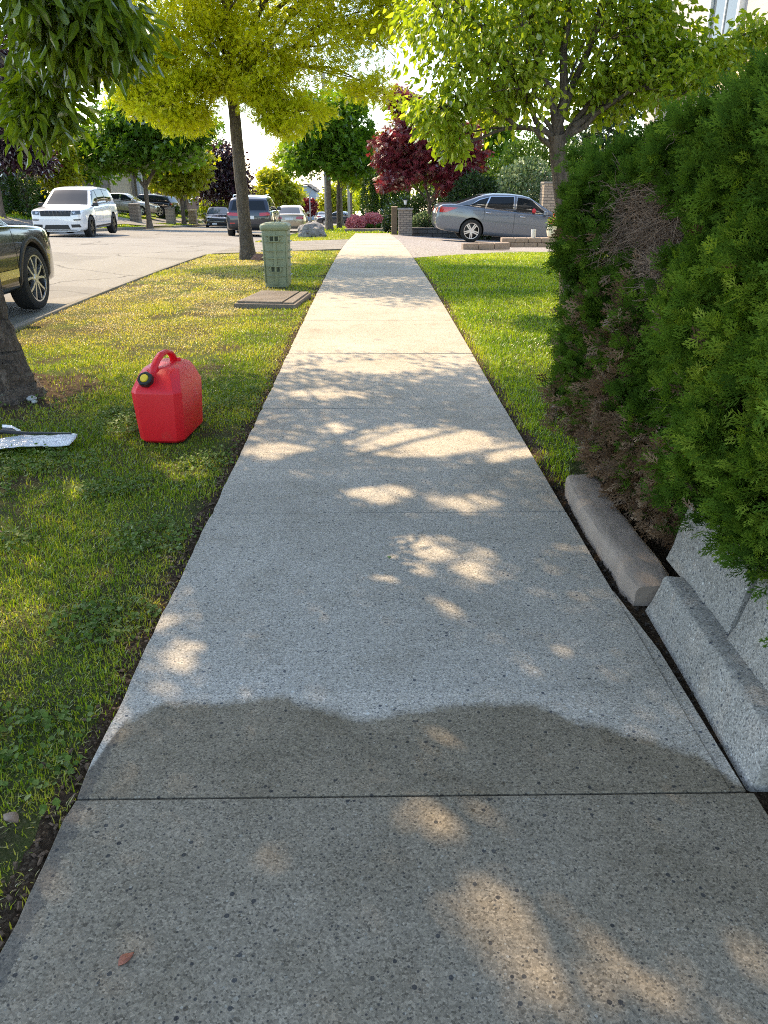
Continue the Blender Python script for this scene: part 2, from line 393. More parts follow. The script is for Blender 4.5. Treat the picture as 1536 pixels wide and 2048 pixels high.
# left driveway apron with scored lines, right driveway of exposed aggregate
ap = MB()
for i in range(6):
    a0, a1 = i/6+.004, (i+1)/6-.004
    def pt(a, s):
        x0, y0 = -3.49+2.79*s, 17.35+1.25*s; return x0, y0+a*(6.0+.9*s)
    P = [pt(a0, 0), pt(a0, 1), pt(a1, 1), pt(a1, 0)]
    ap.add([(x, yy, Z(x, yy)-.004) for x, yy in P]+[(x, yy, Z(x, yy)-.12) for x, yy in P], [(0, 1, 2, 3), (7, 6, 5, 4), (0, 4, 5, 1), (1, 5, 6, 2), (2, 6, 7, 3), (3, 7, 4, 0)])
tag(ap.build('driveway_apron', M['conc'], bevel=.006), kind='structure')
sheet('driveway', lambda X, Y: (X, 15.6+.95*np.clip(X-.83, 0, 5)+(33.2-15.6-.95*np.clip(X-.83, 0, 5))*Y),
      np.array([.84, 1.5, 2.5, 3.5, 4.6, 5.83, 8, 11, 14.]), np.linspace(0, 1, 26), lambda x, y: gz(x, y)-.012, M['drive'])
# far-side yards: pavement strip and driveways
sheet('far_sidewalk', None, np.array([-16.6, -15.1]), np.arange(20, 140, 2.), lambda x, y: gz(x, y)+.012, M['conc'])
sheet('far_driveway', lambda X, Y: (X, Y+(-13.2-X)*.25), np.array([-24., -21, -19, -16.6, -15.1, -13.4]), np.linspace(49.2, 55, 8), lambda x, y: gz(x, y)+.016, M['conc'])
sheet('far_driveway', lambda X, Y: (X, Y+(-13.2-X)*.25), np.array([-24., -21, -19, -16.6, -15.1, -13.4]), np.linspace(33.6, 38, 6), lambda x, y: gz(x, y)+.016, M['conc'])
sheet('far_driveway', lambda X, Y: (X, Y+(-13.2-X)*.25), np.array([-30., -24., -21, -19, -16.6, -15.1, -13.4]), np.linspace(62, 72, 6), lambda x, y: gz(x, y)+.016, M['conc'])
# ------------------------------------------------------------------ grass
rng = np.random.default_rng(11)
def inview(x, y, m=.32):
    zc = y*.915+.52; return (np.abs(x-.0)/np.maximum(zc, .1) < .515+m) & (y > .5)
def blades(name, areas, mat, seed, wscale=1.0):
    """areas: (x0,x1,y0,y1,per m2,height,width,density fn,tint fn)"""
    g_ = np.random.default_rng(seed); Vs = []; Ts = []
    for (x0, x1, y0, y1, dens, h, w, dfn, tfn) in areas:
        n = int((x1-x0)*(y1-y0)*dens); x = g_.uniform(x0, x1, n); y = g_.uniform(y0, y1, n)
        k = inview(x, y) & (g_.random(n) < dfn(x, y)); x = x[k]; y = y[k]; n = len(x)
        hh = h*g_.uniform(.45, 1.25, n)*(.65+.7*vnoise(x, y, 3.1, 4)); ww = w*g_.uniform(.6, 1.2, n)
        az = g_.uniform(0, 2*np.pi, n); le = np.abs(g_.normal(.55, .4, n))
        tn = np.clip(tfn(x, y)+g_.normal(0, .17, n), 0, 1)
        dry = tn > .72; le = np.where(dry, le+.5, le); hh = np.where(dry, hh*.8, hh)
        dx, dy = np.cos(az), np.sin(az); fa = az+np.pi/2+g_.normal(0, .5, n); sx, sy = np.cos(fa), np.sin(fa)
        z = zground(x, y)-.004
        rows = []
        for u, wf, lf in ((0, 1, 0), (.5, .85, .28), (1, .12, 1.0)):
            zz = z+hh*u*np.cos(np.minimum(le*(.5+.5*u), 1.35)); off = hh*lf*np.sin(np.minimum(le, 1.35))
            for s_ in (-1, 1):
                rows.append(np.stack([x+dx*off+s_*sx*ww*wf/2, y+dy*off+s_*sy*ww*wf/2, zz], -1))
        Vs.append(np.stack(rows, 1).reshape(-1, 3)); Ts.append(np.repeat(tn, 6))
    V = np.concatenate(Vs); T = np.concatenate(Ts); n = len(V)//6
    b = np.arange(n)[:, None]*6
    F = np.concatenate([b+np.array([0, 1, 3, 2]), b+np.array([2, 3, 5, 4])], 1).reshape(-1, 4)
    o = np_mesh(name, V, F, mat, tint=T); o['kind'] = 'stuff'
    print(name, n); return o
M['grass'] = mat_leaf('grass_blades', [(.10, .18, .010), (.18, .29, .015), (.31, .40, .025), (.50, .48, .06), (.60, .51, .14), (.60, .49, .24)], trans=.5, gloss=.025, tcol=(1.2, 1.15, .6))
M['grassR'] = mat_leaf('lush_grass_blades', [(.08, .17, .008), (.22, .36, .012), (.37, .48, .018), (.48, .52, .03), (.44, .44, .06), (.48, .42, .16)], trans=.52, gloss=.025, tcol=(1.2, 1.15, .6))
TREE1 = (-2.62, 5.05); TREE2 = (-2.43, 15.6)
def hole(x, y, c, r): return sstep(r*.75, r*1.25, np.hypot(x-c[0], y-c[1])+.25*(vnoise(x, y, 4., 3)-.5))
def dL(x, y):
    d = .15+.95*sstep(.18, .55, .55*vnoise(x, y, 2.3, 1)+.45*vnoise(x, y, 6.5, 2))
    d = d*(.12+.88*sstep(-.70, -.80, x+.05*(vnoise(x, y, 5, 8)-.5)))
    d = d*(.05+.95*hole(x, y, TREE1, .72))*(.3+.7*hole(x, y, TREE2, .25))
    va = (x > -1.47) & (x < -.83) & (y > 8.82) & (y < 9.78); pe = (x > -1.46) & (x < -1.14) & (y > 10.75) & (y < 11.15)
    ca = (np.abs(x+1.15) < .12) & (np.abs(y-4.16) < .2)
    return np.where(va | pe | ca, 0, d)
def tL(x, y):
    dry = sstep(5.6, 7.5, y)*sstep(-.9, -1.8, x)*.52+sstep(-3.0, -3.4, x)*.1  # dry turf; the open strip's sunlit yellow is put into this tint too
    return .24+.42*(vnoise(x, y, 1.7, 5)-.35)+dry*(.5+.7*vnoise(x, y, 2.6, 6))+.2*sstep(-.95, -.75, x)+.08*sstep(6, 9, y)
def dR(x, y):
    d = .65+.6*vnoise(x, y, 4, 21); d = d*(.1+.9*sstep(.84, .96, x+.06*(vnoise(x, y, 6, 8)-.5)))
    return d*(y < 15.5+.95*np.clip(x-.83, 0, 5))*((x < .98) | (y > 3.6))*(y > 3.25)
def tR(x, y): return .22+.4*(vnoise(x, y, 1.5, 15)-.4)+.45*sstep(1.05, .86, x)*vnoise(x, y, 5, 9)+.12*sstep(12, 16, y)
blades('grass', [(-3.60, -.66, .6, 2., 20000, .025, .0034, dL, tL), (-3.60, -.66, 2., 3.2, 16000, .026, .0036, dL, tL), (-3.60, -.66, 3.2, 6., 12500, .027, .0042, dL, tL), (-3.60, -.67, 6., 10.5, 6500, .028, .0055, dL, tL),
                 (-3.62, -.67, 10.5, 18.2, 3200, .034, .0085, lambda x, y: dL(x, y)*(y < 17.4+.4*(x+3.5)), tL),
                 (-3.5, -.7, 24., 36., 900, .06, .016, lambda x, y: (y > 23.4+.76*(x+3.5))*.9, lambda x, y: .35+.5*(vnoise(x, y, .9, 7)-.3))], M['grass'], 3)
blades('lawn_grass', [(.80, 2.6, 3.2, 6.5, 9000, .038, .0044, dR, tR), (.80, 4., 6.5, 10., 6500, .036, .0056, dR, tR), (.82, 6., 10., 20., 3000, .04, .009, dR, tR)], M['grassR'], 4)
blades('far_yard_grass', [(-19.5, -13.4, 27., 80., 130, .09, .05, lambda x, y: np.where((x < -15.0) & (x > -16.7), 0, 1)*np.where((y+(x+13.2)*.25 > 48.9) & (y+(x+13.2)*.25 < 55.2), 0, 1), lambda x, y: .3+.4*(vnoise(x, y, .7, 5)-.4)),
                          (-3.4, 4, 36., 75., 130, .09, .05, lambda x, y: np.ones_like(x), lambda x, y: .35+.4*(vnoise(x, y, .7, 5)-.4))], M['grassR'], 6)
# low broad-leaved weeds growing through the left verge
g_ = np.random.default_rng(8)
n = 26000; x = g_.uniform(-3.5, -.72, n); y = g_.uniform(.6, 9.5, n)
k = inview(x, y) & (y < 4.6+g_.random(n)) & (vnoise(x, y, 3.3, 31) > .52) & (g_.random(n) < dL(x, y)+.15); x = x[k]; y = y[k]
c = np.stack([x, y, zground(x, y)+g_.uniform(.008, .04, len(x))], -1)
nl = 4; P = np.repeat(c, nl, 0)+g_.normal(0, .010, (len(c)*nl, 3))*[1, 1, .5]
def leaf_frames(n, g_, updown=.6, droop=0.):
    d = g_.normal(0, 1, (n, 3)); d[:, 2] = d[:, 2]*.5-droop; d /= np.linalg.norm(d, axis=1)[:, None]
    nn = g_.normal(0, .6, (n, 3)); nn[:, 2] += updown; s = np.cross(d, nn); s /= np.linalg.norm(s, axis=1)[:, None]+1e-9
    return d, s, np.cross(s, d)
def scatter_leaves(name, P, size, tmpl, g_, mat, parent=None, tint=None, updown=.6, droop=0., frames=None, extra=None):
    TV, TF = tmpl; n = len(P)
    d, s, nn = frames if frames else leaf_frames(n, g_, updown, droop)
    sz = np.broadcast_to(size, (n,)) if np.ndim(size) else np.full(n, size)
    sz = sz*g_.uniform(.65, 1.25, n)
    V = P[:, None]+sz[:, None, None]*(TV[None, :, 0:1]*s[:, None]+TV[None, :, 1:2]*d[:, None]+TV[None, :, 2:3]*nn[:, None])
    F = (np.arange(n)[:, None, None]*len(TV)+TF[None]).reshape(-1, 4)
    if tint is None: tint = np.clip(g_.normal(.5, .2, n), 0, 1)
    V = V.reshape(-1, 3); T = np.repeat(tint, len(TV))
    if extra is not None:
        EV, EF, ET = extra; F = np.concatenate([F, np.asarray(EF)+len(V)]); V = np.concatenate([V, EV]); T = np.concatenate([T, ET])
    return np_mesh(name, V, F, mat, parent, T)
def T_(v, f): return np.array(v, float), np.array(f, int)
def fold(w, a=.35, b=.68, up=.12, curl=-.12):
    return T_([(0, 0, 0), (-w, a, up), (-w*.72, b, up*.7), (0, 1, curl), (w*.72, b, up*.7), (w, a, up), ], [(0, 3, 2, 1), (0, 5, 4, 3)])
LANCE = fold(.17, .33, .66, .06, -.22); OVATE = fold(.27, .36, .68, .07, -.14); ROUND = fold(.42, .38, .72, .1, -.05)
def star(angles, lens, w=.16):
    V = [(0, 0, 0)]; F = []
    for a, l in zip(angles, lens):
        a = R(a); dx, dy = math.sin(a), math.cos(a); px, py = dy, -dx; b = len(V)
        V += [(dx*l*.5+px*w*l, dy*l*.5+py*w*l, .04), (dx*l, dy*l, -.10*l), (dx*l*.5-px*w*l, dy*l*.5-py*w*l, .04)]
        F.append((0, b, b+1, b+2))
    return T_(V, F)
MAPLE = star([-110, -55, 0, 55, 110], [.55, .85, 1.0, .85, .55], .24)
PALM = star([-120, -75, -35, 0, 35, 75, 120], [.5, .8, .95, 1, .95, .8, .5], .12)
def pinnate(n, l, w, spread=58):
    V = []; F = []
    for i in range(n):
        u = .12+.85*i/(n-1)
        for s_ in ((-1, 1) if i < n-1 else (0,)):
            a = R(spread*s_*(1-.35*u)); dx, dy = math.sin(a), math.cos(a); px, py = dy, -dx; b = len(V); L = l*(1-.25*abs(u-.5))
            z = -.25*u*u
            V += [(0, u, z), (dx*L*.5+px*w, u+dy*L*.5+py*w, z+.02), (dx*L, u+dy*L, z-.10*L*2), (dx*L*.5-px*w, u+dy*L*.5-py*w, z+.02)]
            F.append((b, b+1, b+2, b+3))
    return T_(V, F)
PINN = pinnate(5, .42, .11); 
M['weed'] = mat_leaf('weed_leaves', [(.07, .13, .02), (.13, .20, .035), (.24, .28, .10)], trans=.35, gloss=.06)
scatter_leaves('lawn_weeds', P, .018, ROUND, g_, M['weed'], updown=1.6)['kind'] = 'stuff'
# ------------------------------------------------------------------ trees
# near-crown openings cut to place sun flecks, given by ground x, y, radii
CROWN_GAPS = [(0.31, 3.88, 0.405, 0.26), (0.67, 3.71, 0.24, 0.14), (-0.48, 3.73, 0.185, 0.115), (0.06, 3.14, 0.185, 0.095), (0.41, 3.02, 0.11, 0.075), (0.2, 2.63, 0.095, 0.08), (0.14, 2.44, 0.145, 0.1), (0.38, 2.46, 0.11, 0.115), (0.76, 2.58, 0.07, 0.06), (-0.22, 2.87, 0.06, 0.05), (-0.54, 1.9, 0.035, 0.065), (-0.21, 2.09, 0.065, 0.07), (0.28, 2.16, 0.05, 0.06), (0.2, 1.49, 0.045, 0.035), (0.29, 0.98, 0.085, 0.075), (0.39, 0.88, 0.12, 0.085), (0.63, 0.86, 0.07, 0.1), (0.19, 1.25, 0.07, 0.035), (-1.09, 3.45, 0.075, 0.25), (-0.9, 3.45, 0.125, 0.275), (-1.32, 3.42, 0.14, 0.205), (-1.48, 4.23, 0.075, 0.2), (-0.28, 4.88, 0.23, 0.11), (-0.01, 5.68, 0.455, 0.2), (-0.18, 4.12, 0.075, 0.095), (-1.7, 2.6, 0.12, 0.16), (-1.2, 2.2, 0.09, 0.1), (-.72, 3.22, .15, .17), (-.30, 2.80, .12, .12)]
def curve(p0, p1, c, n=7, jit=0., g_=None):
    p0, p1, c = map(lambda q: np.asarray(q, float), (p0, p1, c)); u = np.linspace(0, 1, n)[:, None]
    P = (1-u)**2*p0+2*u*(1-u)*c+u*u*p1
    if jit and g_ is not None:
        P[1:-1] += g_.normal(0, jit, (n-2, 3))
    return P
def tree(name, label, cat, base, fork, r0, r1, blobs, tmpl, lsize, nleaf, lmat, bmat, seed, group=None, spread=.22, flat=.7, updown=.6, droop=.15, twig=.006,
         limb_r=.42, gaps=None, ntr=14, sides=10, shell=2.0, flare=1.5, wob=.03, twigs=True, leader=None, sag=0.0, trunk_tint=None):
    """blobs: (centre, radii, clusters) for the crown's masses; every cluster hangs on a twig, every mass on a limb"""
    g_ = np.random.default_rng(seed); base = np.array(base, float); fork = np.array(fork, float)
    root = empty(name, base, label=label, cat=cat, group=group)
    VV = []; FF = []; nb = 0
    def addtube(P, r, s_):
        nonlocal nb
        V, F = tube_vf(P, r, s_); VV.append(V); FF.append(np.array(F)+nb); nb += len(V)
    # trunk
    nt = ntr; u = np.linspace(0, 1, nt)**(1 if ntr < 20 else 1.4); P = base+(fork-base)*u[:, None]; P[0, 2] -= .08
    P[1:-1, :2] += np.cumsum(g_.normal(0, wob/3, (nt-2, 2)), 0)*np.linspace(0, 1, nt-2)[:, None]*(1-np.linspace(0, 1, nt-2)[:, None])*3
    rr = r0+(r1-r0)*u; rr *= 1+(flare-1)*np.exp(-u*np.linalg.norm(fork-base)/(.9*r0+.06))
    V, F = tube_vf(P, rr, sides*2); 
    V += g_.normal(0, r0*.025*(ntr < 20), V.shape)
    if ntr > 20:
        Nn = V-np.repeat(P, sides*2, 0); Nn /= np.linalg.norm(Nn, axis=1)[:, None]+1e-9
        from mathutils import noise as mn_
        dsp = np.array([.034*abs(mn_.noise(Vector((p[0]*26, p[1]*26, p[2]*7))))+.018*mn_.noise(Vector((p[0]*9, p[1]*9, p[2]*3.3)))+.012*mn_.noise(Vector((p[0]*60, p[1]*60, p[2]*22))) for p in V]); V += Nn*dsp[:, None]
    ang = np.tile(np.arange(sides*2)*2*np.pi/(sides*2), nt); lobes = (np.sin(ang*3+1)+.6*np.sin(ang*5+2))*np.repeat(np.exp(-u*9)*.14*(flare-1)*2*r0, sides*2)
    V[:, :2] += (V[:, :2]-np.repeat(P[:, :2], sides*2, 0))/np.maximum(np.repeat(rr, sides*2)[:, None], 1e-3)*lobes[:, None]
    VV.append(V); FF.append(np.array(F)); nb = len(V)
    SPR = []; C = []; nodes = [(P[-1], r1)]
    for (bc, br, nc) in blobs:
        bc = np.array(bc, float); br = np.broadcast_to(np.array(br, float), (3,))
        st = P[-1-int(g_.integers(0, 2))] if bc[2] > P[-1, 2]-.2 else P[min(nt-1, max(6, int(np.argmin(np.abs(P[:, 2]-bc[2]-.4)))))]
        d = bc-st; L = np.linalg.norm(d); ctrl = st+d*.45+np.array([0, 0, .22*L*(1 if d[2] < .7*L else .1)])
        LP = curve(st, bc, ctrl, 9, L*.012, g_); lr = min(r1*.75, limb_r*r1*(.5+L*.18)); LR = np.linspace(lr, max(twig*1.6, lr*.3), 9)
        addtube(LP, LR, 6)
        nod = list(zip(LP[3:], LR[3:]))
        # a few side limbs inside the mass
        for q in range(max(2, nc//9)):
            v = g_.normal(0, 1, 3); v /= np.linalg.norm(v); e = bc+v*br*.72; i0 = int(g_.integers(3, 8))
            SP = curve(LP[i0], e, (LP[i0]+e)/2+np.array([0, 0, .12*np.linalg.norm(e-LP[i0])]), 6, .02*np.linalg.norm(br), g_); r_ = LR[i0]*.55
            addtube(SP, np.linspace(r_, twig*1.2, 6), 5); nod += [(p, twig*1.6) for p in SP[2:]]
        v = g_.normal(0, 1, (nc, 3)); v /= np.linalg.norm(v, axis=1)[:, None]; cc = bc+v*br*(g_.random(nc)**(1/shell))[:, None]
        NP = np.array([p for p, _ in nod])
        for c in cc:
            dd = np.linalg.norm(NP-c, axis=1); i = int(np.argmin(dd)); tp = NP[i]
            if twigs:
                TP = curve(tp, c, (tp+c)/2+np.array([0, 0, .1*dd[i]]), 4, .01, g_); addtube(TP, np.linspace(twig*1.15, twig*.4, 4), 3)
            C.append((c, tp)); SPR.append(min(1., max(.30, float(br.mean())/.9)))
    V = np.concatenate(VV); F = np.concatenate(FF)
    np_mesh('trunk', V-base, F, bmat, root, smooth=True)
    C_ = np.array([c for c, _ in C]); TP_ = np.array([p for _, p in C]); nc = len(C_); per = max(1, nleaf//nc)
    n = nc*per; ci = np.repeat(np.arange(nc), per)
    a = g_.random(n)[:, None]**.6; PP = TP_[ci]*(1-a)*.55+C_[ci]*(1-(1-a)*.55)+g_.normal(0, 1, (n, 3))*(np.array(SPR)[ci]*spread)[:, None]*np.array([1, 1, flat])
    if gaps:
        kx = math.tan(R(90-SUN_EL)); gx = PP[:, 0]-PP[:, 2]*kx*SUN_AZ[0]/hz_; gy = PP[:, 1]-PP[:, 2]*kx*SUN_AZ[1]/hz_; keep = np.ones(n, bool)
        for (a_, b_, rx, ry) in gaps:
            keep &= ((gx-a_)/(rx+.026))**2+((gy-b_)/(ry+.026))**2 > 1+.7*(vnoise(gx, gy, 14, 5)-.5)*2+g_.normal(0, .12, n)
        keep |= PP[:, 2] < 2.5
        PP = PP[keep]; ci = ci[keep]; n = len(PP)
    if sag: PP[:, 2] -= np.abs(g_.normal(0, sag, n))
    tint = np.clip(.5+g_.normal(0, .14, n)+g_.normal(0, .13, nc)[ci], 0, 1)
    # leaf stalks point outwards from their twig and droop
    d = (PP-TP_[ci]); d /= np.linalg.norm(d, axis=1)[:, None]+1e-6; d = d*.7+g_.normal(0, .55, (n, 3)); d[:, 2] -= droop*2; d /= np.linalg.norm(d, axis=1)[:, None]
    nn = g_.normal(0, .6, (n, 3)); nn[:, 2] += updown; s_ = np.cross(d, nn); s_ /= np.linalg.norm(s_, axis=1)[:, None]+1e-9
    scatter_leaves('crown', PP-base, lsize, tmpl, g_, lmat, root, tint, frames=(d, s_, np.cross(s_, d)))
    return root

M['bark1'] = mat_bark('rough_bark', (.045, .032, .023), (.21, .16, .12), 22., (.19, .19, .13))
M['bark2'] = mat_bark('ridged_bark', (.06, .048, .038), (.20, .165, .13), 20.)
M['bark3'] = mat_bark('smooth_bark', (.06, .045, .035), (.16, .125, .10), 12.)
M['barkfar'] = mat_bark('grey_bark', (.10, .075, .055), (.22, .17, .13), 9.)
M['lf_near'] = mat_leaf('linden_leaves', [(.07, .125, .008), (.15, .23, .012), (.26, .34, .02)], .56, .06, (1.6, 1.5, .5))
M['lf_yel'] = mat_leaf('golden_leaves', [(.42, .52, .012), (.62, .68, .02), (.76, .76, .04)], .60, .03, (1.15, 1.08, .5))
M['lf_pale'] = mat_leaf('cherry_leaves', [(.12, .21, .012), (.27, .38, .022), (.46, .53, .06)], .6, .05, (1.4, 1.3, .6))
M['lf_green'] = mat_leaf('maple_leaves', [(.045, .10, .008), (.10, .20, .012), (.19, .30, .02)], .55, .04, (1.6, 1.5, .5))
M['lf_lime'] = mat_leaf('lime_leaves', [(.13, .21, .012), (.25, .36, .018), (.40, .48, .03)], .58, .05, (1.5, 1.3, .5))
M['lf_ylgr'] = mat_leaf('yellow_green_leaves', [(.18, .25, .012), (.34, .40, .018), (.52, .52, .03)], .6, .05, (1.25, 1.1, .5))
M['lf_red'] = mat_leaf('red_maple_leaves', [(.075, .008, .014), (.18, .020, .028), (.38, .075, .085)], .42, .10, (1.3, .7, .7))
M['lf_purp'] = mat_leaf('purple_leaves', [(.016, .006, .009), (.035, .010, .016), (.075, .016, .026)], .35, .14, (1.5, .7, .6))
M['lf_pink'] = mat_leaf('pink_blossom', [(.62, .15, .16), (.78, .27, .28), (.85, .48, .48)], .35, .05)
M['lf_ced'] = mat_leaf('cedar_leaves', [(.025, .06, .008), (.05, .11, .012), (.10, .17, .02)], .25, .05)
M['lf_shrub'] = mat_leaf('shrub_leaves', [(.05, .10, .025), (.16, .24, .09), (.42, .50, .30)], .4, .10)
M['lf_dark'] = mat_leaf('dark_shrub_leaves', [(.015, .035, .007), (.03, .07, .012), (.06, .11, .02)], .35, .10)
M['lf_lgreen'] = mat_leaf('hedge_leaves', [(.05, .10, .012), (.09, .17, .015), (.2, .26, .03)], .35, .06)

# 1 the tree whose trunk stands at the left edge of the photo; it shades the near pavement
B1 = [((-3.2, 5.6, 5.2), (2.2, 2.2, 1.7), 60), ((-1.2, 5.6, 5.0), (1.9, 2.0, 1.6), 60), ((-2.2, 3.6, 5.1), (2.0, 1.9, 1.7), 60), ((-3.8, 3.6, 5.4), (1.8, 2.0, 1.6), 46),
      ((-2.5, 4.8, 6.8), (2.4, 2.4, 1.3), 66), ((-.6, 4.2, 4.7), (1.5, 1.9, 1.2), 46), ((-2.4, 2.4, 4.5), (1.6, 1.2, 1.0), 36), ((-4.2, 1.6, 4.9), (1.6, 1.4, 1.3), 30), ((-.9, 2.3, 4.6), (1.2, 1.2, .9), 30), ((-2.6, 7.4, 4.7), (2.0, 1.4, 1.1), 80), ((-4.5, 7.0, 4.9), (1.6, 1.5, 1.1), 56), ((-.5, 7.2, 4.5), (1.5, 1.3, .9), 56), ((-2.4, 6.4, 6.2), (2.4, 1.6, .9), 50), ((-2.9, 4.3, 5.8), (1.7, 1.3, .9), 50),
      ((-1.34, 3.9, 2.05), (.22, .36, .13), 17), ((-1.40, 4.0, 1.90), (.12, .24, .09), 8), ((-1.64, 4.25, 1.64), (.05, .10, .11), 7), ((-1.18, 3.9, 1.93), (.08, .24, .08), 5)]
tree('street_tree', 'broad street tree with flared rough trunk at the left edge, drooping leaves shading the pavement', 'tree', (-2.62, 5.05, -.04), (-2.55, 5.0, 2.9), .20, .15, B1, LANCE, .088, 104000,
     M['lf_near'], M['bark1'], 21, gaps=CROWN_GAPS, ntr=90, sides=32, spread=.27, flat=.75, droop=.42, updown=.5, flare=1.75, wob=.03, group='trees along the left verge')
# 2 the golden tree
B2 = [((-2.9, 15.4, 4.6), (1.5, 1.5, 1.0), 34), ((-4.0, 15.3, 3.6), (.95, 1.2, .75), 26), ((-3.45, 15.1, 2.75), (.55, .7, .50), 16), ((-3.3, 15.0, 2.45), (.6, .6, .45), 22), ((-4.3, 15.2, 2.95), (.6, .8, .4), 16), ((-2.95, 15.2, 2.85), (.45, .6, .38), 16), ((-1.85, 15.1, 2.75), (.5, .6, .36), 16), ((-3.9, 15.0, 2.6), (.4, .5, .35), 12), ((-1.72, 15.0, 2.38), (.42, .5, .28), 14), ((-1.7, 15.2, 3.35), (.9, 1.1, .55), 24), ((-.6, 15.2, 3.5), (.85, 1.1, .75), 28), ((-.15, 15.0, 4.4), (1.0, 1.2, .8), 24),
      ((-1.25, 14.8, 2.42), (.62, .6, .38), 16), ((-.05, 15.2, 2.85), (.5, .8, .40), 11), ((-2.4, 15.6, 6.3), (2.0, 2.0, 1.2), 44), ((-1.2, 15.9, 5.2), (1.4, 1.4, .9), 30), ((-3.9, 16.2, 5.2), (1.3, 1.4, .9), 24), ((-2.6, 14.9, 3.6), (.6, .6, .5), 10), ((-4.6, 15.6, 4.4), (.7, .9, .6), 14), ((-2.4, 15.5, 4.9), (2.6, 2.3, 1.5), 60), ((-.1, 15.2, 5.3), (1.7, 1.8, 1.0), 34), ((-2.0, 15.0, 2.95), (1.1, .8, .45), 18), ((-3.4, 15.2, 3.3), (1.3, 1.0, .5), 22), ((-2.2, 13.2, 4.9), (1.8, 1.2, .8), 40), ((-2.4, 17.8, 4.9), (2.2, 1.6, 1.1), 46), ((.7, 15.6, 5.3), (1.2, 2.2, .8), 36), ((.35, 15.1, 3.75), (.55, .8, .7), 18), ((-3.0, 15.3, 4.0), (1.6, 1.2, .9), 30), ((-.6, 13.5, 4.9), (1.4, 1.2, .8), 34)]
tree('golden_tree', 'tree with bright golden-yellow foliage and slim straight trunk behind the green utility post', 'tree', (-2.43, 15.6, -.08), (-2.5, 15.55, 3.0), .125, .10, B2, PINN, .082, 80000,
     M['lf_yel'], M['bark2'], 33, spread=.21, flat=.6, droop=.04, updown=.5, flare=1.45, group='trees along the left verge')
# 3 the many-limbed tree behind the hedge
B3 = [((1.10, 9.0, 2.75), (.85, .9, .6), 54), ((.75, 8.8, 2.0), (.42, .6, .30), 18), ((1.5, 9.0, 2.1), (.5, .8, .36), 20), ((2.1, 9.3, 3.2), (.9, 1.0, .7), 50), ((2.75, 9.1, 2.70), (.62, .7, .5), 40), ((3.35, 8.9, 2.42), (.55, .6, .24), 20), ((4.0, 8.8, 2.62), (.55, .5, .16), 14), ((3.1, 8.6, 2.25), (.6, .6, .25), 18),
      ((2.5, 9.2, 2.2), (.6, .7, .35), 20), ((1.3, 9.0, 3.9), (1.2, 1.2, .8), 46), ((2.9, 9.4, 4.2), (1.3, 1.3, .9), 46), ((2.1, 9.0, 5.0), (1.4, 1.4, .8), 34), ((.85, 8.9, 1.6), (.2, .3, .14), 4)]
tree('cherry_tree', 'many-limbed tree with pale green leaves forking low behind the far end of the cedar hedge', 'tree', (2.33, 9.0, -.02), (2.0, 9.0, 1.75), .10, .085, B3, OVATE, .085, 26000,
     M['lf_pale'], M['bark3'], 44, spread=.19, flat=.8, droop=.3, updown=.5, flare=1.3, limb_r=.55)
# 4 trees further down the street
def far_tree(name, label, x, y, h0, r0, blobs, tm, ls, nl, lm, seed, **k):
    z = Z(x, y); k.setdefault('spread', .34); k.setdefault('sides', 6); k.setdefault('bmat', M['barkfar'])
    bm_ = k.pop('bmat')
    return tree(name, label, 'tree', (x, y, z), (x+k.pop('lean', 0), y, z+h0), r0, r0*.75, blobs, tm, ls, nl, lm, bm_, seed, **k)
far_tree('maple_tree', 'dark green maple with a full crown beyond the boulder', -2.3, 45, 3.0, .16,
         [((-2.4, 45, 3.0), (2.0, 1.7, 1.2), 60), ((-1.2, 44.6, 2.3), (1.3, 1.3, .8), 34), ((-3.7, 45, 2.5), (1.1, 1.2, .8), 30), ((-2.2, 45, 4.6), (1.7, 1.6, 1.1), 46), ((-.6, 45.5, 3.3), (1.1, 1.2, .9), 28), ((-1.4, 46, 5.2), (1.4, 1.4, 1.0), 30)],
         MAPLE, .24, 7800, M['lf_green'], 51, group='trees beyond the driveway')
far_tree('street_tree', 'dark-stemmed street tree beside the pale lamp pole', -2.05, 52, 2.6, .15,
         [((-1.9, 52, 3.0), (1.8, 1.6, 1.1), 40), ((-.6, 52, 2.2), (1.0, 1.2, .7), 22), ((-2.6, 53, 4.2), (1.6, 1.6, 1.1), 30)], MAPLE, .25, 4000, M['lf_lime'], 52, bmat=M['bark1'], group='trees beyond the driveway')
far_tree('street_tree', 'slender street tree with spreading root flare right of the lamp pole', -2.5, 68, 2.8, .15,
         [((-2.2, 68, 2.6), (1.8, 1.6, 1.1), 34), ((-1.0, 69, 1.6), (1.2, 1.2, .8), 20), ((-.9, 68, 3.5), (1.6, 1.6, 1.0), 24)], MAPLE, .28, 3000, M['lf_lime'], 53, flare=2.2, group='trees beyond the driveway')
far_tree('street_tree', 'farthest slim street tree before the azaleas, crown yellow-green', -2.0, 82, 3.0, .15,
         [((-1.6, 82, 2.2), (2.2, 2, 1.6), 40), ((.4, 83, 1.6), (2.0, 2, 1.6), 34)], MAPLE, .32, 3000, M['lf_ylgr'], 54, group='trees beyond the driveway')
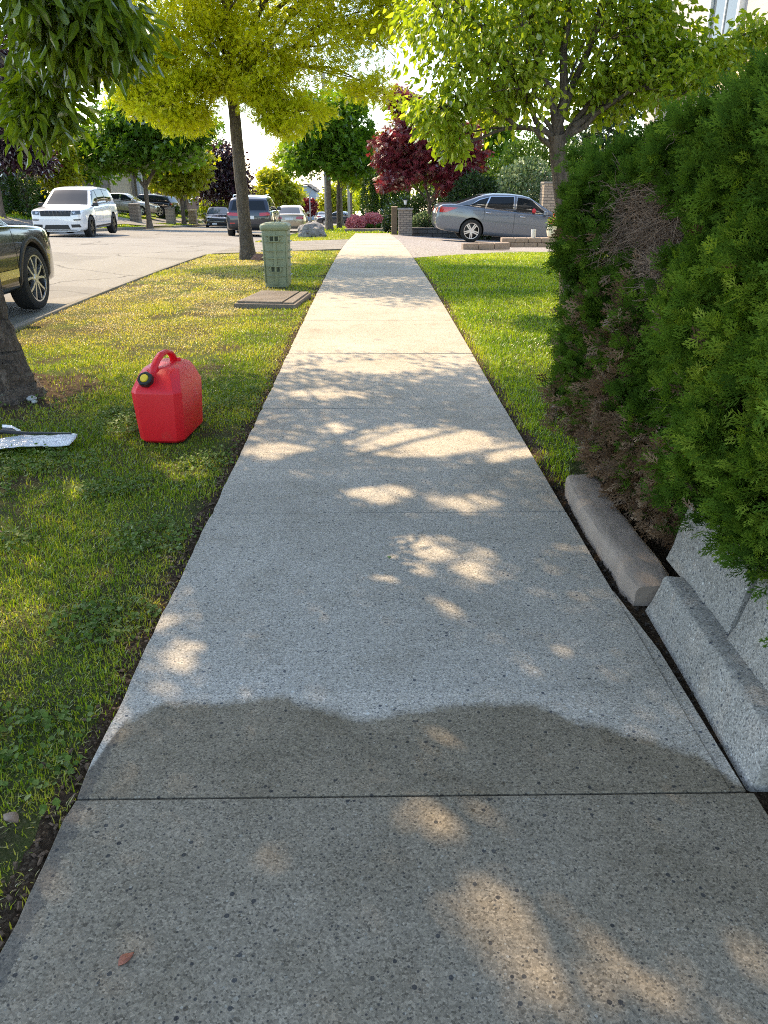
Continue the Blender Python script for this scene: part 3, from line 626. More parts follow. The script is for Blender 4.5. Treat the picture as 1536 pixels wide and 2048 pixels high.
far_tree('japanese_maple', 'red Japanese maple with a domed crown behind the grey sedan', 2.5, 34.4, 1.3, .09,
         [((1.9, 34, 3.15), (1.25, 1.2, .8), 60), ((.75, 34, 2.35), (.72, 1.0, .75), 36), ((3.2, 34.2, 2.3), (.95, 1.0, .8), 44), ((2.0, 34, 1.95), (1.35, 1.2, .85), 64), ((1.0, 33.8, 1.35), (.75, .8, .5), 26), ((3.4, 34, 1.35), (.85, .9, .55), 30), ((1.7, 34, 3.9), (.9, .7, .5), 26), ((1.4, 34, 4.35), (1.0, .8, .5), 26), ((2.7, 34, 3.7), (.9, .8, .6), 24), ((4.1, 34.2, 2.2), (.8, .9, .75), 32), ((3.7, 34.1, 3.1), (.8, .8, .6), 24)],
         PALM, .17, 13000, M['lf_red'], 61, spread=.17, droop=.35, updown=1.0, twig=.008)
far_tree('shade_tree', 'broad green tree with multiple ascending limbs on the far side of the road', -12.9, 47, 2.2, .15,
         [((-12.9, 47, 4.2), (2.5, 2.2, 1.4), 80), ((-15.3, 47, 3.2), (1.9, 1.8, 1.1), 56), ((-10.7, 47, 3.5), (1.9, 1.8, 1.2), 56), ((-12.6, 46.4, 2.7), (2.2, 1.8, .7), 56), ((-12.8, 47, 5.3), (1.5, 1.5, .8), 36), ((-14.6, 46.6, 2.3), (1.1, 1.4, .5), 22), ((-10.4, 46.6, 2.7), (1.0, 1.2, .6), 18), ((-9.7, 46.8, 4.0), (1.3, 1.4, .9), 32)],
         MAPLE, .25, 11000, M['lf_green'], 71, limb_r=.6, group='trees on the far side of the road')
far_tree('young_tree', 'slim yellow-leaved tree between the two stone pillars across the road', -13.9, 60, 2.9, .15,
         [((-13.8, 60, 2.6), (1.9, 1.8, 1.2), 54), ((-12.4, 60, 2.2), (1.2, 1.4, .9), 28), ((-15.2, 60, 1.6), (.9, 1.2, .8), 22), ((-13.7, 60, 1.1), (1.6, 1.4, .6), 26), ((-13.4, 60, 4.0), (1.4, 1.4, .7), 22)],
         MAPLE, .28, 6500, M['lf_ylgr'], 72, group='trees on the far side of the road')
far_tree('purple_plum', 'dark purple-leaved tree behind the golden tree trunk across the road', -11.5, 66, 1.8, .16,
         [((-11.6, 66, 1.6), (2.0, 1.8, 1.5), 60), ((-11.6, 66, 3.2), (1.4, 1.4, 1.1), 36), ((-12.9, 66, .6), (1.2, 1.3, .9), 26), ((-10.4, 66, .6), (1.1, 1.3, .9), 26)], OVATE, .30, 8500, M['lf_purp'], 73, group='purple trees across the road')
far_tree('purple_plum', 'tall purple-leaved tree at the left edge in front of the cedars', -17.2, 38, 2.2, .10,
         [((-15.9, 38, 4.2), (1.2, 1.4, 1.3), 46), ((-16.4, 38, 2.7), (1.2, 1.3, .9), 44), ((-15.9, 38, 6.2), (1.2, 1.2, 1.2), 40), ((-15.2, 38, 2.2), (.6, .8, .6), 16), ((-17.6, 38, 3.4), (1.2, 1.4, 1.3), 26)],
         OVATE, .20, 11000, M['lf_purp'], 74, group='purple trees across the road')
far_tree('young_tree', 'small bright green tree behind the white car', -17.4, 45, 1.3, .08,
         [((-17.2, 45, 2.3), (1.1, 1.1, 1.0), 44), ((-16.9, 45, 1.5), (1.0, 1.0, .5), 24), ((-16.7, 45, 3.2), (.8, .8, .6), 18)], OVATE, .20, 7500, M['lf_ylgr'], 75, group='trees on the far side of the road')
far_tree('lime_tree', 'rounded yellow-green tree above the pale gold sedan', -8.6, 76, 1.3, .14,
         [((-8.6, 76, .7), (1.9, 1.8, 1.0), 56), ((-9.9, 76, .2), (1.3, 1.4, .8), 28), ((-7.5, 76, -.2), (1.2, 1.4, .8), 28), ((-8.9, 76, 1.7), (1.2, 1.2, .6), 20)], MAPLE, .3, 6000, M['lf_ylgr'], 76)
far_tree('bare_tree', 'tall thin tree with sparse new leaves against the sky', -9.3, 95, 3.5, .12,
         [((-10.3, 95, 3.6), (1.2, 1.2, 2.0), 40), ((-9.6, 95, 5.6), (1.0, 1, 1.4), 26)], OVATE, .24, 2400, M['lf_ylgr'], 77, spread=.3)
for i, (x, y, h, r, lm, lb) in enumerate([(-5.2, 120, 5.0, 3.0, 'lf_ylgr', 'distant yellow tree right of the arched street light'), (1.5, 100, 6.0, 3.6, 'lf_lime', 'distant lime-green tree behind the azaleas'),
      (7.5, 52, 7.5, 3.6, 'lf_green', 'tall green tree behind the red maple'), (2.9, 62, 8.4, 3.4, 'lf_lime', 'tall light green tree standing behind the red maple crown'), (-17.3, 76, 9.5, 3.4, 'lf_ylgr', 'tall light yellow-green tree behind the slim yellow tree across the road'), (12.5, 44, 8.0, 3.8, 'lf_dark', 'dark green tree behind the shrubs of the grey sedan driveway'), (-21, 58, 7, 3.2, 'lf_green', 'green tree between the grey house and the garages'),
      (-18.5, 92, 7, 3.6, 'lf_lime', 'green tree behind the purple-leaved tree across the road'), (-25, 110, 10, 5, 'lf_green', 'large distant green tree over the garage roofs'), (-13.5, 135, 6, 3.4, 'lf_lime', 'distant green tree left of the blue-grey building'), (.5, 150, 9, 5, 'lf_lime', 'large distant tree at the end of the road'), (-32, 70, 9, 4.5, 'lf_green', 'large green tree above the grey house roof')]):
    z = Z(x, y)
    far_tree('background_tree', lb, x, y, h*.32, .18, [((x, y, z+h*.62), (r*.75, r*.75, h*.26), 50), ((x-r*.5, y, z+h*.45), (r*.5, r*.5, h*.18), 30), ((x+r*.5, y-.4, z+h*.45), (r*.5, r*.5, h*.18), 30), ((x, y-.5, z+h*.85), (r*.45, r*.45, h*.16), 24)],
             OVATE, .30+y*.0016, 4200, M[lm], 90+i, spread=.42, group='background trees')

# ------------------------------------------------------------------ shrubs, cedars
def shrub(name, label, cat, c, r, nl, ls, tm, lm, seed, group=None, pw=2., flat_top=False, droop=0., shell=4.0):
    g_ = np.random.default_rng(seed); c = np.array(c, float); r = np.array(r, float)
    root = empty(name, (c[0], c[1], c[2]), label=label, cat=cat, group=group)
    v = g_.normal(0, 1, (nl, 3)); v /= np.linalg.norm(v, axis=1)[:, None]
    v = np.sign(v)*np.abs(v)**(2/pw); v /= (np.abs(v)**pw).sum(1)[:, None]**(1/pw)
    k = 1+.16*(vnoise(v[:, 0]*3+v[:, 2]*2, v[:, 1]*3-v[:, 2]*1.7, 1.2, seed)-.5)*2
    P = v*r*(g_.random(nl)**(1/shell))[:, None]*k[:, None]; P[:, 2] += r[2]; P[:, 2] = np.maximum(P[:, 2], .02)
    d = v*.8+g_.normal(0, .5, (nl, 3)); d[:, 2] += .25-droop; d /= np.linalg.norm(d, axis=1)[:, None]
    nn = v+g_.normal(0, .6, (nl, 3)); s_ = np.cross(d, nn); s_ /= np.linalg.norm(s_, axis=1)[:, None]+1e-9
    tint = np.clip(.45+.9*(vnoise(P[:, 0]*2+P[:, 2], P[:, 1]*2+P[:, 2]*1.3, 1.4/max(r), seed+1)-.5)*.5+g_.normal(0, .2, nl), 0, 1)
    scatter_leaves('foliage', P, ls, tm, g_, lm, root, tint, frames=(d, s_, np.cross(s_, d)))
    mb = MB()
    for i in range(6):
        a = i*1.05+.2; e = (math.cos(a)*r[0]*.55, math.sin(a)*r[1]*.55, r[2]*1.3)
        mb.tube(curve((math.cos(a)*.04, math.sin(a)*.04, -.05), e, (e[0]*.3, e[1]*.3, r[2]*.8), 5), [max(.012, r[0]*.03)]*2+[.012, .01, .006], 5)
    mb.build('stem', M['bark3'], root)
    return root
SP = T_([(0, 0, 0), (-.16, .5, .05), (0, 1, 0), (.16, .5, .05)], [(0, 1, 2, 3)])
for x, y, r, lb in [(-.78, 42, (.46, .5, .34), 'round pink azalea beside the street tree'), (.12, 43, (.56, .6, .42), 'wide pink azalea on a green base in front of the cedars')]:
    shrub('azalea', lb, 'shrub', (x, y, Z(x, y)+.02), r, 3600, .11, OVATE, M['lf_pink'], int(40+r[0]*100), 'pink azaleas', shell=6)
shrub('low_hedge', 'low green box hedge under the wide pink azalea', 'hedge', (.2, 42.3, Z(.2, 42.3)-.02), (.48, .3, .16), 1500, .09, OVATE, M['lf_lgreen'], 3, pw=5)
shrub('topiary_ball', 'dark clipped topiary ball beside the brown bin post', 'shrub', (.80, 37.6, Z(.8, 37.6)), (.27, .27, .33), 2200, .07, OVATE, M['lf_dark'], 4, shell=9)
for i, (x, y, h, w) in enumerate([(-.1, 48, 3.1, .42), (.5, 48.2, 3.6, .50), (1.15, 48, 3.4, .50), (1.8, 48.3, 3.0, .46)]):
    shrub('columnar_cedar', ['slim cedar column at the left end of the row behind the azaleas', 'tallest cedar column behind the wide pink azalea', 'cedar column behind the topiary ball', 'cedar column partly covered by the red maple'][i], 'shrub',
          (x, y, Z(x, y)-.1), (w, w, h/2), 3600, .16, SP, M['lf_ced'], 140+i, 'cedar columns beyond the driveway', pw=2.6, shell=9)
for i, (x, y, h, w) in enumerate([(-19.4, 41.5, 4.6, .7), (-18.35, 41, 4.9, .62), (-17.35, 41.2, 4.7, .55)]):
    shrub('columnar_cedar', ['broad cedar column at the left edge behind the purple tree', 'middle cedar column left of the white car', 'cedar column nearest the grey house left of the white car'][i], 'shrub',
          (x, y, Z(x, y)-.1), (w, w, h/2), 5200, .19, SP, M['lf_ced'], 150+i, 'cedar columns at the left edge', pw=2.6, shell=9)
shrub('flowering_shrub', 'tall shrub with pale variegated leaves behind the grey sedan roof', 'shrub', (6.1, 32.4, Z(6.1, 32.4)), (1.15, .9, 1.55), 5200, .16, OVATE, M['lf_shrub'], 161, 'shrubs behind the grey sedan')
shrub('evergreen_shrub', 'dark green shrub behind the grey sedan rear window', 'shrub', (4.3, 33.0, Z(4.3, 33)), (1.2, .9, 1.25), 5200, .15, OVATE, M['lf_dark'], 162, 'shrubs behind the grey sedan')
shrub('evergreen_shrub', 'tall dark shrub above the pale variegated shrub', 'shrub', (7.4, 37.0, Z(7.4, 37)), (2.4, 1.2, 2.2), 6500, .20, OVATE, M['lf_lgreen'], 163, 'shrubs behind the grey sedan')
shrub('flowering_shrub', 'low shrub with cream flowers between stone pillar and grey sedan', 'shrub', (2.35, 34.6, Z(2.35, 34.6)+.2), (.62, .4, .36), 2400, .11, OVATE, M['lf_shrub'], 164, 'shrubs behind the grey sedan')
shrub('evergreen_shrub', 'dark hedge beneath the red maple crown', 'shrub', (2.6, 36.2, Z(2.6, 36)), (2.0, .7, .85), 5200, .15, OVATE, M['lf_dark'], 165, 'shrubs behind the grey sedan')
shrub('round_shrub', 'rounded yellow-green shrub between the stone pillars across the road', 'shrub', (-16.6, 66, Z(-16.6, 66)), (.95, .9, .75), 3000, .16, OVATE, M['lf_lgreen'], 166, shell=7)
shrub('low_hedge', 'long clipped hedge with sunlit flat top beside the black coupe', 'hedge', (-13.6, 67, Z(-13.6, 67)), (1.9, .6, .52), 5200, .15, OVATE, M['lf_lgreen'], 167, pw=8, shell=9)
shrub('evergreen_shrub', 'dark shrub against the grey house left of the white car', 'shrub', (-20.4, 50, Z(-20.4, 50)), (.8, .8, .7), 2600, .17, OVATE, M['lf_dark'], 168)
shrub('red_shrub', 'distant red-leaved shrub above the small blue car', 'shrub', (-8.9, 112, Z(-8.9, 112)+.8), (1.6, 1.2, 1.1), 2200, .3, OVATE, M['lf_red'], 169)
shrub('leafy_shrub', 'green shrub below the purple-leaved tree across the road', 'shrub', (-13.0, 69.5, Z(-13.0, 69.5)), (1.6, 1.1, 1.15), 3600, .22, OVATE, M['lf_lime'], 170)
# ------------------------------------------------------------------ the cedar hedge
def frond():
    V = []; F = []
    def q(p, a, l, w, z0, z1):
        dx, dy = math.sin(a), math.cos(a); px, py = dy, -dx; b = len(V)
        V.extend([(p[0], p[1], z0), (p[0]+dx*l*.5+px*w, p[1]+dy*l*.5+py*w, (z0+z1)/2+.01), (p[0]+dx*l, p[1]+dy*l, z1), (p[0]+dx*l*.5-px*w, p[1]+dy*l*.5-py*w, (z0+z1)/2+.01)]); F.append((b, b+1, b+2, b+3))
    q((0, 0), 0, 1., .035, 0, -.06)
    for i in range(6):
        u = .15+.13*i; s_ = 1 if i % 2 else -1; L = .55*(1-.6*u)+.1; a = s_*R(38)
        q((0, u), a, L, .045, -.04*u, .03+.05*(i % 3)-.12*u)
        m = (math.sin(a)*L*.45, u+math.cos(a)*L*.45); 
        q(m, a-s_*R(34), L*.5, .04, 0, .05); 
        q(m, a+s_*R(30), L*.42, .04, 0, -.05)
    return T_(V, F)
FROND = frond()
M['hedge'] = mat_leaf('cedar_fronds', [(.026, .056, .011), (.060, .115, .017), (.115, .195, .024), (.21, .29, .034), (.34, .40, .06)], .28, .0, (1.3, 1.4, .6))
M['hedge_dead'] = mat_leaf('dead_cedar', [(.085, .05, .028), (.19, .115, .065), (.31, .215, .14)], .1, .03)
M['hedge_core'] = mat_plain('dark_cedar_core', (.035, .024, .016), .95, var=.5, nscale=20)
M['twig'] = mat_plain('dead_twigs', (.235, .165, .12), .9, var=.45, nscale=9)
hr = empty('cedar_hedge', (1.4, 2.3, 0), label='tall dense cedar hedge with brown dead patches on the right side of the pavement', cat='hedge')
g_ = np.random.default_rng(77)
def hface(y, z):
    """x of the hedge's pavement face"""
    x = .955+.13*(vnoise(y*1.0, z, 3.4, 51)-.5)+.13*(vnoise(y, z*1.1, 8., 52)-.5)+.05*(vnoise(y, z*1.1, 19., 53)-.5)
    x = x-.06*np.exp(-((y-1.95)/.35)**2-((z-.9)/.55)**2)-.115*sstep(.5, 1.1, z)*sstep(2.7, 3.5, y)
    return x+.11*sstep(.38, .12, z)*sstep(2.2, 2.5, y)
def htop(y): return 1.40+.115*(3.6-y)
def hbot(y): return np.where(y > 2.4, .10, .33+.06*sstep(1.6, 2.3, y))
def dead(y, z):
    d = np.exp(-((y-2.86)/.30)**4-((z-1.13-.25*(y-2.86))/.15)**4)
    d = np.maximum(d, .8*np.exp(-((y-3.25)/.12)**2-((z-1.12)/.10)**2))
    d = np.maximum(d, .85*np.exp(-((y-2.30)/.16)**2-((z-.62)/.10)**2)*.7)
    return d
def brown(y, z): return .80*sstep(.46, .16, z+.25*(vnoise(y, z, 6, 61)-.5))*sstep(2.15, 2.5, y)+.5*np.exp(-((y-2.85)/.40)**2-((z-.60)/.32)**2)*(vnoise(y, z, 9, 66) > .42)
nt = 2300; nf = 27
ty = g_.uniform(.7, 3.70, nt); tz = hbot(ty)+(htop(ty)-hbot(ty)-.03)*g_.random(nt)**.95; zt = htop(ty); rc = np.clip((tz-zt+.22)/.22, 0, 1)**2
T1 = np.stack([hface(ty, tz)+rc*.15+.035+np.abs(g_.normal(0, .05, nt)), ty, tz], -1); A1 = np.stack([-np.ones(nt), g_.normal(0, .45, nt), .35+.9*rc+g_.normal(0, .35, nt)], -1)
m = 620; yt = g_.uniform(.7, 3.70, m); xt = g_.uniform(1.0, 2.1, m); T2 = np.stack([xt, yt, htop(yt)+.10*(vnoise(xt, yt, 7, 55)-.5)-.02-np.abs(g_.normal(0, .04, m))], -1); A2 = np.stack([g_.normal(-.3, .5, m), g_.normal(0, .5, m), np.ones(m)], -1)
m = 420; xe = g_.uniform(.90, 2.1, m); ze = g_.uniform(.1, 1.42, m); T3 = np.stack([xe, 3.64+.12*(vnoise(xe, ze, 6, 57)-.5)-np.abs(g_.normal(0, .04, m)), ze], -1); A3 = np.stack([g_.normal(-.4, .5, m), np.ones(m), .3+g_.normal(0, .3, m)], -1)
TC = np.concatenate([T1, T2, T3]); TA = np.concatenate([A1, A2, A3]); TA /= np.linalg.norm(TA, axis=1)[:, None]
td = dead(TC[:, 1], TC[:, 2]); kt = ~((TC[:, 0] < 1.3) & (g_.random(len(TC)) < td*1.25)); TC = TC[kt]; TA = TA[kt]; nT = len(TC)
tt = np.clip(.20+.34*g_.random(nT)**1.6+.38*np.exp(-((TC[:, 1]-1.85)/.45)**2-((TC[:, 2]-.80)/.38)**2)*(.3+.9*g_.random(nT)), 0, 1)  # near bulge tinted lighter: fresh tips plus a lit look put into colour
tr_ = g_.uniform(.75, 1.3, nT); ti = np.repeat(np.arange(nT), nf); n = nT*nf
D = TA[ti]+g_.normal(0, .55, (n, 3)); D[:, 2] += .15; D /= np.linalg.norm(D, axis=1)[:, None]; rad = g_.uniform(-.03, .055, n)*tr_[ti]
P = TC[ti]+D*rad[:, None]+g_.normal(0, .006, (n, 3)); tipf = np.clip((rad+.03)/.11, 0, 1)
# a thin under-layer fills the hollows between the tufts, its tint darkened for shade
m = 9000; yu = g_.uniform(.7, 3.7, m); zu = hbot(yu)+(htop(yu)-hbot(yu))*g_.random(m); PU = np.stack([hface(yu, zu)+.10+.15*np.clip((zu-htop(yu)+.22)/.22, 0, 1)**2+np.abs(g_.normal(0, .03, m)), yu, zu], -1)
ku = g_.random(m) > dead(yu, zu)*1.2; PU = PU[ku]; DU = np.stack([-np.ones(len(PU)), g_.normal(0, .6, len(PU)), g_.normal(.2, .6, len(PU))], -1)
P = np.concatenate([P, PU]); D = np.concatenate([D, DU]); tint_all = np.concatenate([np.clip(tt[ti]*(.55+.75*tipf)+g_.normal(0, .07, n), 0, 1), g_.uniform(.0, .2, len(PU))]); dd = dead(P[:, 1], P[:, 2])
near_face = P[:, 0] < 1.25
keep = ~(near_face & (g_.random(len(P)) < dd*.7))
isb = near_face & (g_.random(len(P)) < brown(P[:, 1], P[:, 2])) & keep
def frames_out(D, droop, g_):
    n = len(D); d = D/np.linalg.norm(D, axis=1)[:, None]; d = d*.9+g_.normal(0, .25, (n, 3)); d[:, 2] += droop; d /= np.linalg.norm(d, axis=1)[:, None]
    nn = g_.normal(0, 1, (n, 3)); s_ = np.cross(d, nn); s_ /= np.linalg.norm(s_, axis=1)[:, None]+1e-9; return d, s_, np.cross(s_, d)
k = keep & ~isb; Pk = P[k]; Dk = D[k]
tint = tint_all[k]
hc = np.array([1.4, 2.3, 0])
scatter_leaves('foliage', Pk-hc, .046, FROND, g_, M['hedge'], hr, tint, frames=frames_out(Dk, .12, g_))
Pb = P[isb]
scatter_leaves('dead_foliage', Pb-hc+[-.01, 0, 0], .062, FROND, g_, M['hedge_dead'], hr, frames=frames_out(D[isb], -.1, g_))
# bare dead twigs
V = []; F = []; nb = 0
def addt(pts, r, n=4):
    global nb
    v, f = tube_vf(pts, r, n); V.append(v); F.append(np.array(f)+nb); nb += len(v)
for i in range(1500):
    if i < 1150: yy, zz = g_.normal(2.84, .17), g_.normal(1.12, .10)
    elif i < 1260: yy, zz = g_.normal(3.2, .07), g_.normal(1.06, .06)
    elif i < 1330: yy, zz = g_.normal(2.3, .12), g_.normal(.6, .08)
    else: yy, zz = g_.uniform(2.45, 3.3), g_.uniform(.15, .5)
    if g_.random() > dead(np.array(yy), np.array(zz))+.35: continue
    x = float(hface(yy, zz))+.13; a = g_.normal(0, .6); L = g_.uniform(.06, .155)
    d = np.array([-.6, math.sin(a)*.9+g_.normal(0, .3), -.25+g_.normal(0, .4)]); d /= np.linalg.norm(d); p0 = np.array([x, yy, zz]); p1 = p0+d*L; md = (p0+p1)/2+[0, 0, .02]
    addt(curve(p0, p1, md, 6, .008, g_), np.linspace(.0026, .0008, 6))
    for q in range(int(g_.integers(3, 7))):
        u = g_.uniform(.3, .9); s0 = p0+(p1-p0)*u+[0, 0, .008]; d2 = d*.6+g_.normal(0, .5, 3); addt(curve(s0, s0+d2*L*.45, s0+d2*L*.25+[0, 0, .006], 4, .003, g_), np.linspace(.0016, .0006, 4), 3)
np_mesh('dead_branches', np.concatenate(V)-hc, np.concatenate([f for f in F]), M['twig'], hr)
# solid dark core: inner branches with the shade among them put in its colour
core = MB(); ny, nz = 26, 14; vs = []
ring = []
for j in range(ny):
    yy = .6+(3.5-.6)*j/(ny-1); zb = float(hbot(yy))+.02; zt_ = float(htop(yy))-.12
    pr = [(float(hface(yy, zb+(zt_-zb)*i/nz))+.15+.03*math.sin(i*2.1+j*1.3), zb+(zt_-zb)*i/nz) for i in range(nz+1)]+[(2.0, zt_), (2.0, zb)]
    ring.append([(x, yy, z_) for x, z_ in pr])
k_ = len(ring[0]); V_ = [p for r_ in ring for p in r_]
F_ = [(j*k_+i, j*k_+(i+1) % k_, (j+1)*k_+(i+1) % k_, (j+1)*k_+i) for j in range(ny-1) for i in range(k_)]+[tuple(range(k_)), tuple(range((ny-1)*k_, ny*k_))[::-1]]
core.add([(a-hc[0], b-hc[1], c) for a, b, c in V_], F_); core.build('branches', M['hedge_core'], hr)

# ------------------------------------------------------------------ edging stone and block wall below the hedge
def rough(o, amp, scale, cuts=3):
    bm = bmesh.new(); bm.from_mesh(o.data)
    bmesh.ops.subdivide_edges(bm, edges=bm.edges, cuts=cuts, use_grid_fill=True)
    bmesh.ops.triangulate(bm, faces=[f for f in bm.faces if len(f.verts) > 4]); bm.normal_update()
    from mathutils import noise
    for v in bm.verts:
        p = (o.matrix_world @ v.co if o.parent is None else v.co)*scale
        v.co += v.normal*amp*(noise.noise(p)+.5*noise.noise(p*2.3))
    bm.to_mesh(o.data); bm.free(); o.data.polygons.foreach_set('use_smooth', np.ones(len(o.data.polygons), bool)); o.data.set_sharp_from_angle(angle=R(38))
M['edging'] = mat_plain('tan_concrete', (.30, .235, .185), .9, var=.35, nscale=11, bump=.35)
e = MB()
pr = [(.0, -.1), (.0, .040), (.010, .058), (.03, .066), (.10, .068), (.145, .064), (.16, .05), (.16, -.1)]
ys_ = np.linspace(2.19, 3.24, 12); VV = []
for i, yy in enumerate(ys_):
    u = i/11; x0 = .885-.02*math.sin(u*3.1)-.015*(u < .1); w = 1-.25*(1-abs(2*u-1)**14 > .5)*0
    sc = .82 if i in (0, 11) else 1.0
    VV += [(x0+(a-.08)*sc+.08, yy, b*sc) for a, b in pr]
k_ = len(pr); F_ = [(j*k_+i, (j+1)*k_+i, (j+1)*k_+(i+1) % k_, j*k_+(i+1) % k_) for j in range(11) for i in range(k_)]+[tuple(range(k_)), tuple(range(11*k_, 12*k_))[::-1]]
e.add(VV, F_); o = e.build('edging_stone', M['edging'], smooth=True, auto=50)
rough(o, .004, 9., 2); tag(o, 'rounded tan edging stone along the pavement under the hedge end', 'edging stone')
wr = empty('retaining_wall', (1.0, 1.7, 0), label='low wall of speckled grey concrete blocks under the near end of the hedge', cat='wall')
def block(P, name='block'):
    b = MB(); b.add([(x-1.0, y_-1.7, z_) for x, y_, z_ in P], [(3, 2, 1, 0), (4, 5, 6, 7), (0, 1, 5, 4), (1, 2, 6, 5), (2, 3, 7, 6), (3, 0, 4, 7)])
    o = b.build(name, M['block'], wr, bevel=.009, seg=2); rough(o, .010, 9., 4); return o
block([(.868, 1.335, -.06), (1.16, 1.335, -.06), (1.16, 2.17, -.06), (.905, 2.17, -.06), (.930, 1.36, .115), (1.16, 1.36, .125), (1.16, 2.15, .120), (.955, 2.15, .115)])
for y0, y1, dx in ((1.80, 2.30, .012), (1.27, 1.788, .0), (.74, 1.258, -.004)):
    block([(.995+dx, y0, .10), (1.5, y0, .10), (1.5, y1, .10), (.995+dx, y1, .10), (1.06+dx, y0+.02, .38), (1.5, y0, .38), (1.5, y1, .38), (1.06+dx, y1-.02, .38)])
# dark wet gravel at the foot of the wall
gr = MB(); rr_ = random.Random(4)
for i in range(260):
    x, yy = rr_.uniform(.905, 1.22), rr_.uniform(.85, 1.34); s = rr_.uniform(.008, .02)
    gr.box((x, yy, -.012+rr_.uniform(-.006, .006)), (s, s*rr_.uniform(.6, 1.2), s*.7), Matrix.Rotation(rr_.uniform(0, 6), 3, (rr_.random(), rr_.random(), 1)), taper=.6)
M['gravel'] = mat_plain('wet_gravel', (.075, .08, .088), .35, var=.8, nscale=30)
tag(gr.build('gravel', M['gravel'], bevel=0), kind='stuff')
# soil and pebbles in the gap along the blocks
gr = MB()
for i in range(330):
    yy = rr_.uniform(1.3, 3.3); x = rr_.uniform(.835, .90) if yy < 2.3 else rr_.uniform(.835, .885); s = rr_.uniform(.004, .012)
    gr.box((x, yy, -.02+rr_.uniform(-.01, .006)), (s, s, s*.7), Matrix.Rotation(rr_.uniform(0, 6), 3, (rr_.random(), rr_.random(), 1)), taper=.6)
M['dirt'] = mat_plain('dark_dirt', (.04, .03, .022), .95, var=.6, nscale=30)
tag(gr.build('dirt', M['dirt']), kind='stuff')
# loose bark, crumbs of soil and dry leaf litter along the turf edge and round the near tree
lit = MB()
for i in range(900):
    if i < 560: yy = rr_.uniform(.8, 7.5); x = -.70-abs(rr_.gauss(0, .05))
    elif i < 800: a, q = rr_.uniform(0, 6.28), rr_.uniform(.22, .75); x, yy = -2.62+q*math.cos(a), 5.05+q*math.sin(a)
    else: yy = rr_.uniform(3.4, 8); x = .85+abs(rr_.gauss(0, .04))
    s = rr_.uniform(.004, .012); lit.box((x, yy, float(zground(x, yy))+.003+rr_.random()*.006), (s*1.6, s, s*.3), Matrix.Rotation(rr_.uniform(0, 6), 3, (rr_.gauss(0, .3), rr_.gauss(0, .3), 1)), taper=.7)
M['litter'] = mat_plain('leaf_litter', (.12, .075, .045), .9, var=.7, nscale=60)
tag(lit.build('leaf_litter', M['litter']), kind='stuff')

# ------------------------------------------------------------------ red jerry can
M['red'] = None
t = NT('red_plastic'); co = t.objco(); n = t.noise(co, 5, 5, .6); sc_ = t.noise(t.mapping(co, (3, 3, 24)), 22, 4, .7)
c = t.mix(n, (.62, .008, .016), (.80, .014, .026)); c = t.mix(t.math('MULTIPLY', t.ramp(sc_, [(.58, (0,)*3), (.75, (1,)*3)]), .13), c, (.62, .16, .13))
gl = t.sep(co)[2]; c = t.mix(t.math('MULTIPLY', t.ramp(t.noise(co, 14, 5), [(.6, (0,)*3), (.75, (1,)*3)]), t.math('MULTIPLY', t.math('SUBTRACT', .14, gl), 3., True)), c, (.22, .10, .06))
p = t.pbsdf(Base_Color=c, Roughness=t.math('ADD', .34, t.math('MULTIPLY', n, .16)), Subsurface_Weight=.12, Normal=t.bump(t.noise(co, 160, 2), .12, .002)); p.inputs['Subsurface Radius'].default_value = (.03, .004, .004); p.inputs['Subsurface Scale'].default_value = .5
M['red'] = t.done(p)
M['black'] = mat_plain('black_plastic', (.012, .012, .013), .45)
M['yellow'] = mat_plain('yellow_plastic', (.72, .50, .03), .45)
can = empty('jerry_can', (-1.150, 4.17, -.03), R(-5), label='red plastic jerry can with black cap standing on the grass beside the pavement', cat='fuel can')
def crect(w, d, c, z, cy=0., cx=0.): return [(-w+c+cx, -d+cy, z), (w-c+cx, -d+cy, z), (w+cx, -d+c+cy, z), (w+cx, d-c+cy, z), (w-c+cx, d+cy, z), (-w+c+cx, d+cy, z), (-w+cx, d-c+cy, z), (-w+cx, -d+c+cy, z)]
rings = [crect(.110, .185, .03, 0), crect(.126, .205, .035, .018), crect(.134, .212, .036, .15), crect(.140, .216, .036, .285), crect(.134, .205, .035, .305), crect(.114, .165, .04, .365, .018), crect(.100, .135, .04, .392, .032), crect(.082, .110, .035, .400, .036)]
b = MB(); V_ = [p for r_ in rings for p in r_]
b.add(V_, [(j*8+i, j*8+(i+1) % 8, (j+1)*8+(i+1) % 8, (j+1)*8+i) for j in range(len(rings)-1) for i in range(8)]+[tuple(range(8))[::-1], tuple(range((len(rings)-1)*8, len(rings)*8))])
# moulded ribs on the side and a raised panel on the front
for zz, l in ((.262, .030), (.246, .034), (.230, .026), (.214, .034)): b.box((.1375, .03+.02, zz), (.006, l*1.6, .004))
o = b.build('body', M['red'], can, bevel=.012, seg=3, smooth=True, auto=60)
# filler neck and cap tilt forward on the front shoulder
nk = MB(); ax = Vector((-.10, -.72, .62)).normalized(); c0 = Vector((-.045, -.165, .338))
def along(prof_, c, ax, n=24):
    A = ax.orthogonal().normalized(); B = ax.cross(A); V = []
    for r, h in prof_:
        for i in range(n):
            a = 2*math.pi*i/n; V.append(c+ax*h+A*(r*math.cos(a))+B*(r*math.sin(a)))
    F = [(j*n+i, j*n+(i+1) % n, (j+1)*n+(i+1) % n, (j+1)*n+i) for j in range(len(prof_)-1) for i in range(n)]+[tuple(range(n))[::-1], tuple(range((len(prof_)-1)*n, len(prof_)*n))]
    return V, F
nk.add(*along([(.046, -.04), (.042, .0), (.036, .016)], c0, ax)); nk.build('neck', M['red'], can, smooth=True, auto=40)
cp = MB(); n = 28; V, F = along([(.036, .010), (.040, .014), (.040, .040), (.036, .046), (.026, .046), (.025, .041)], c0, ax, n)
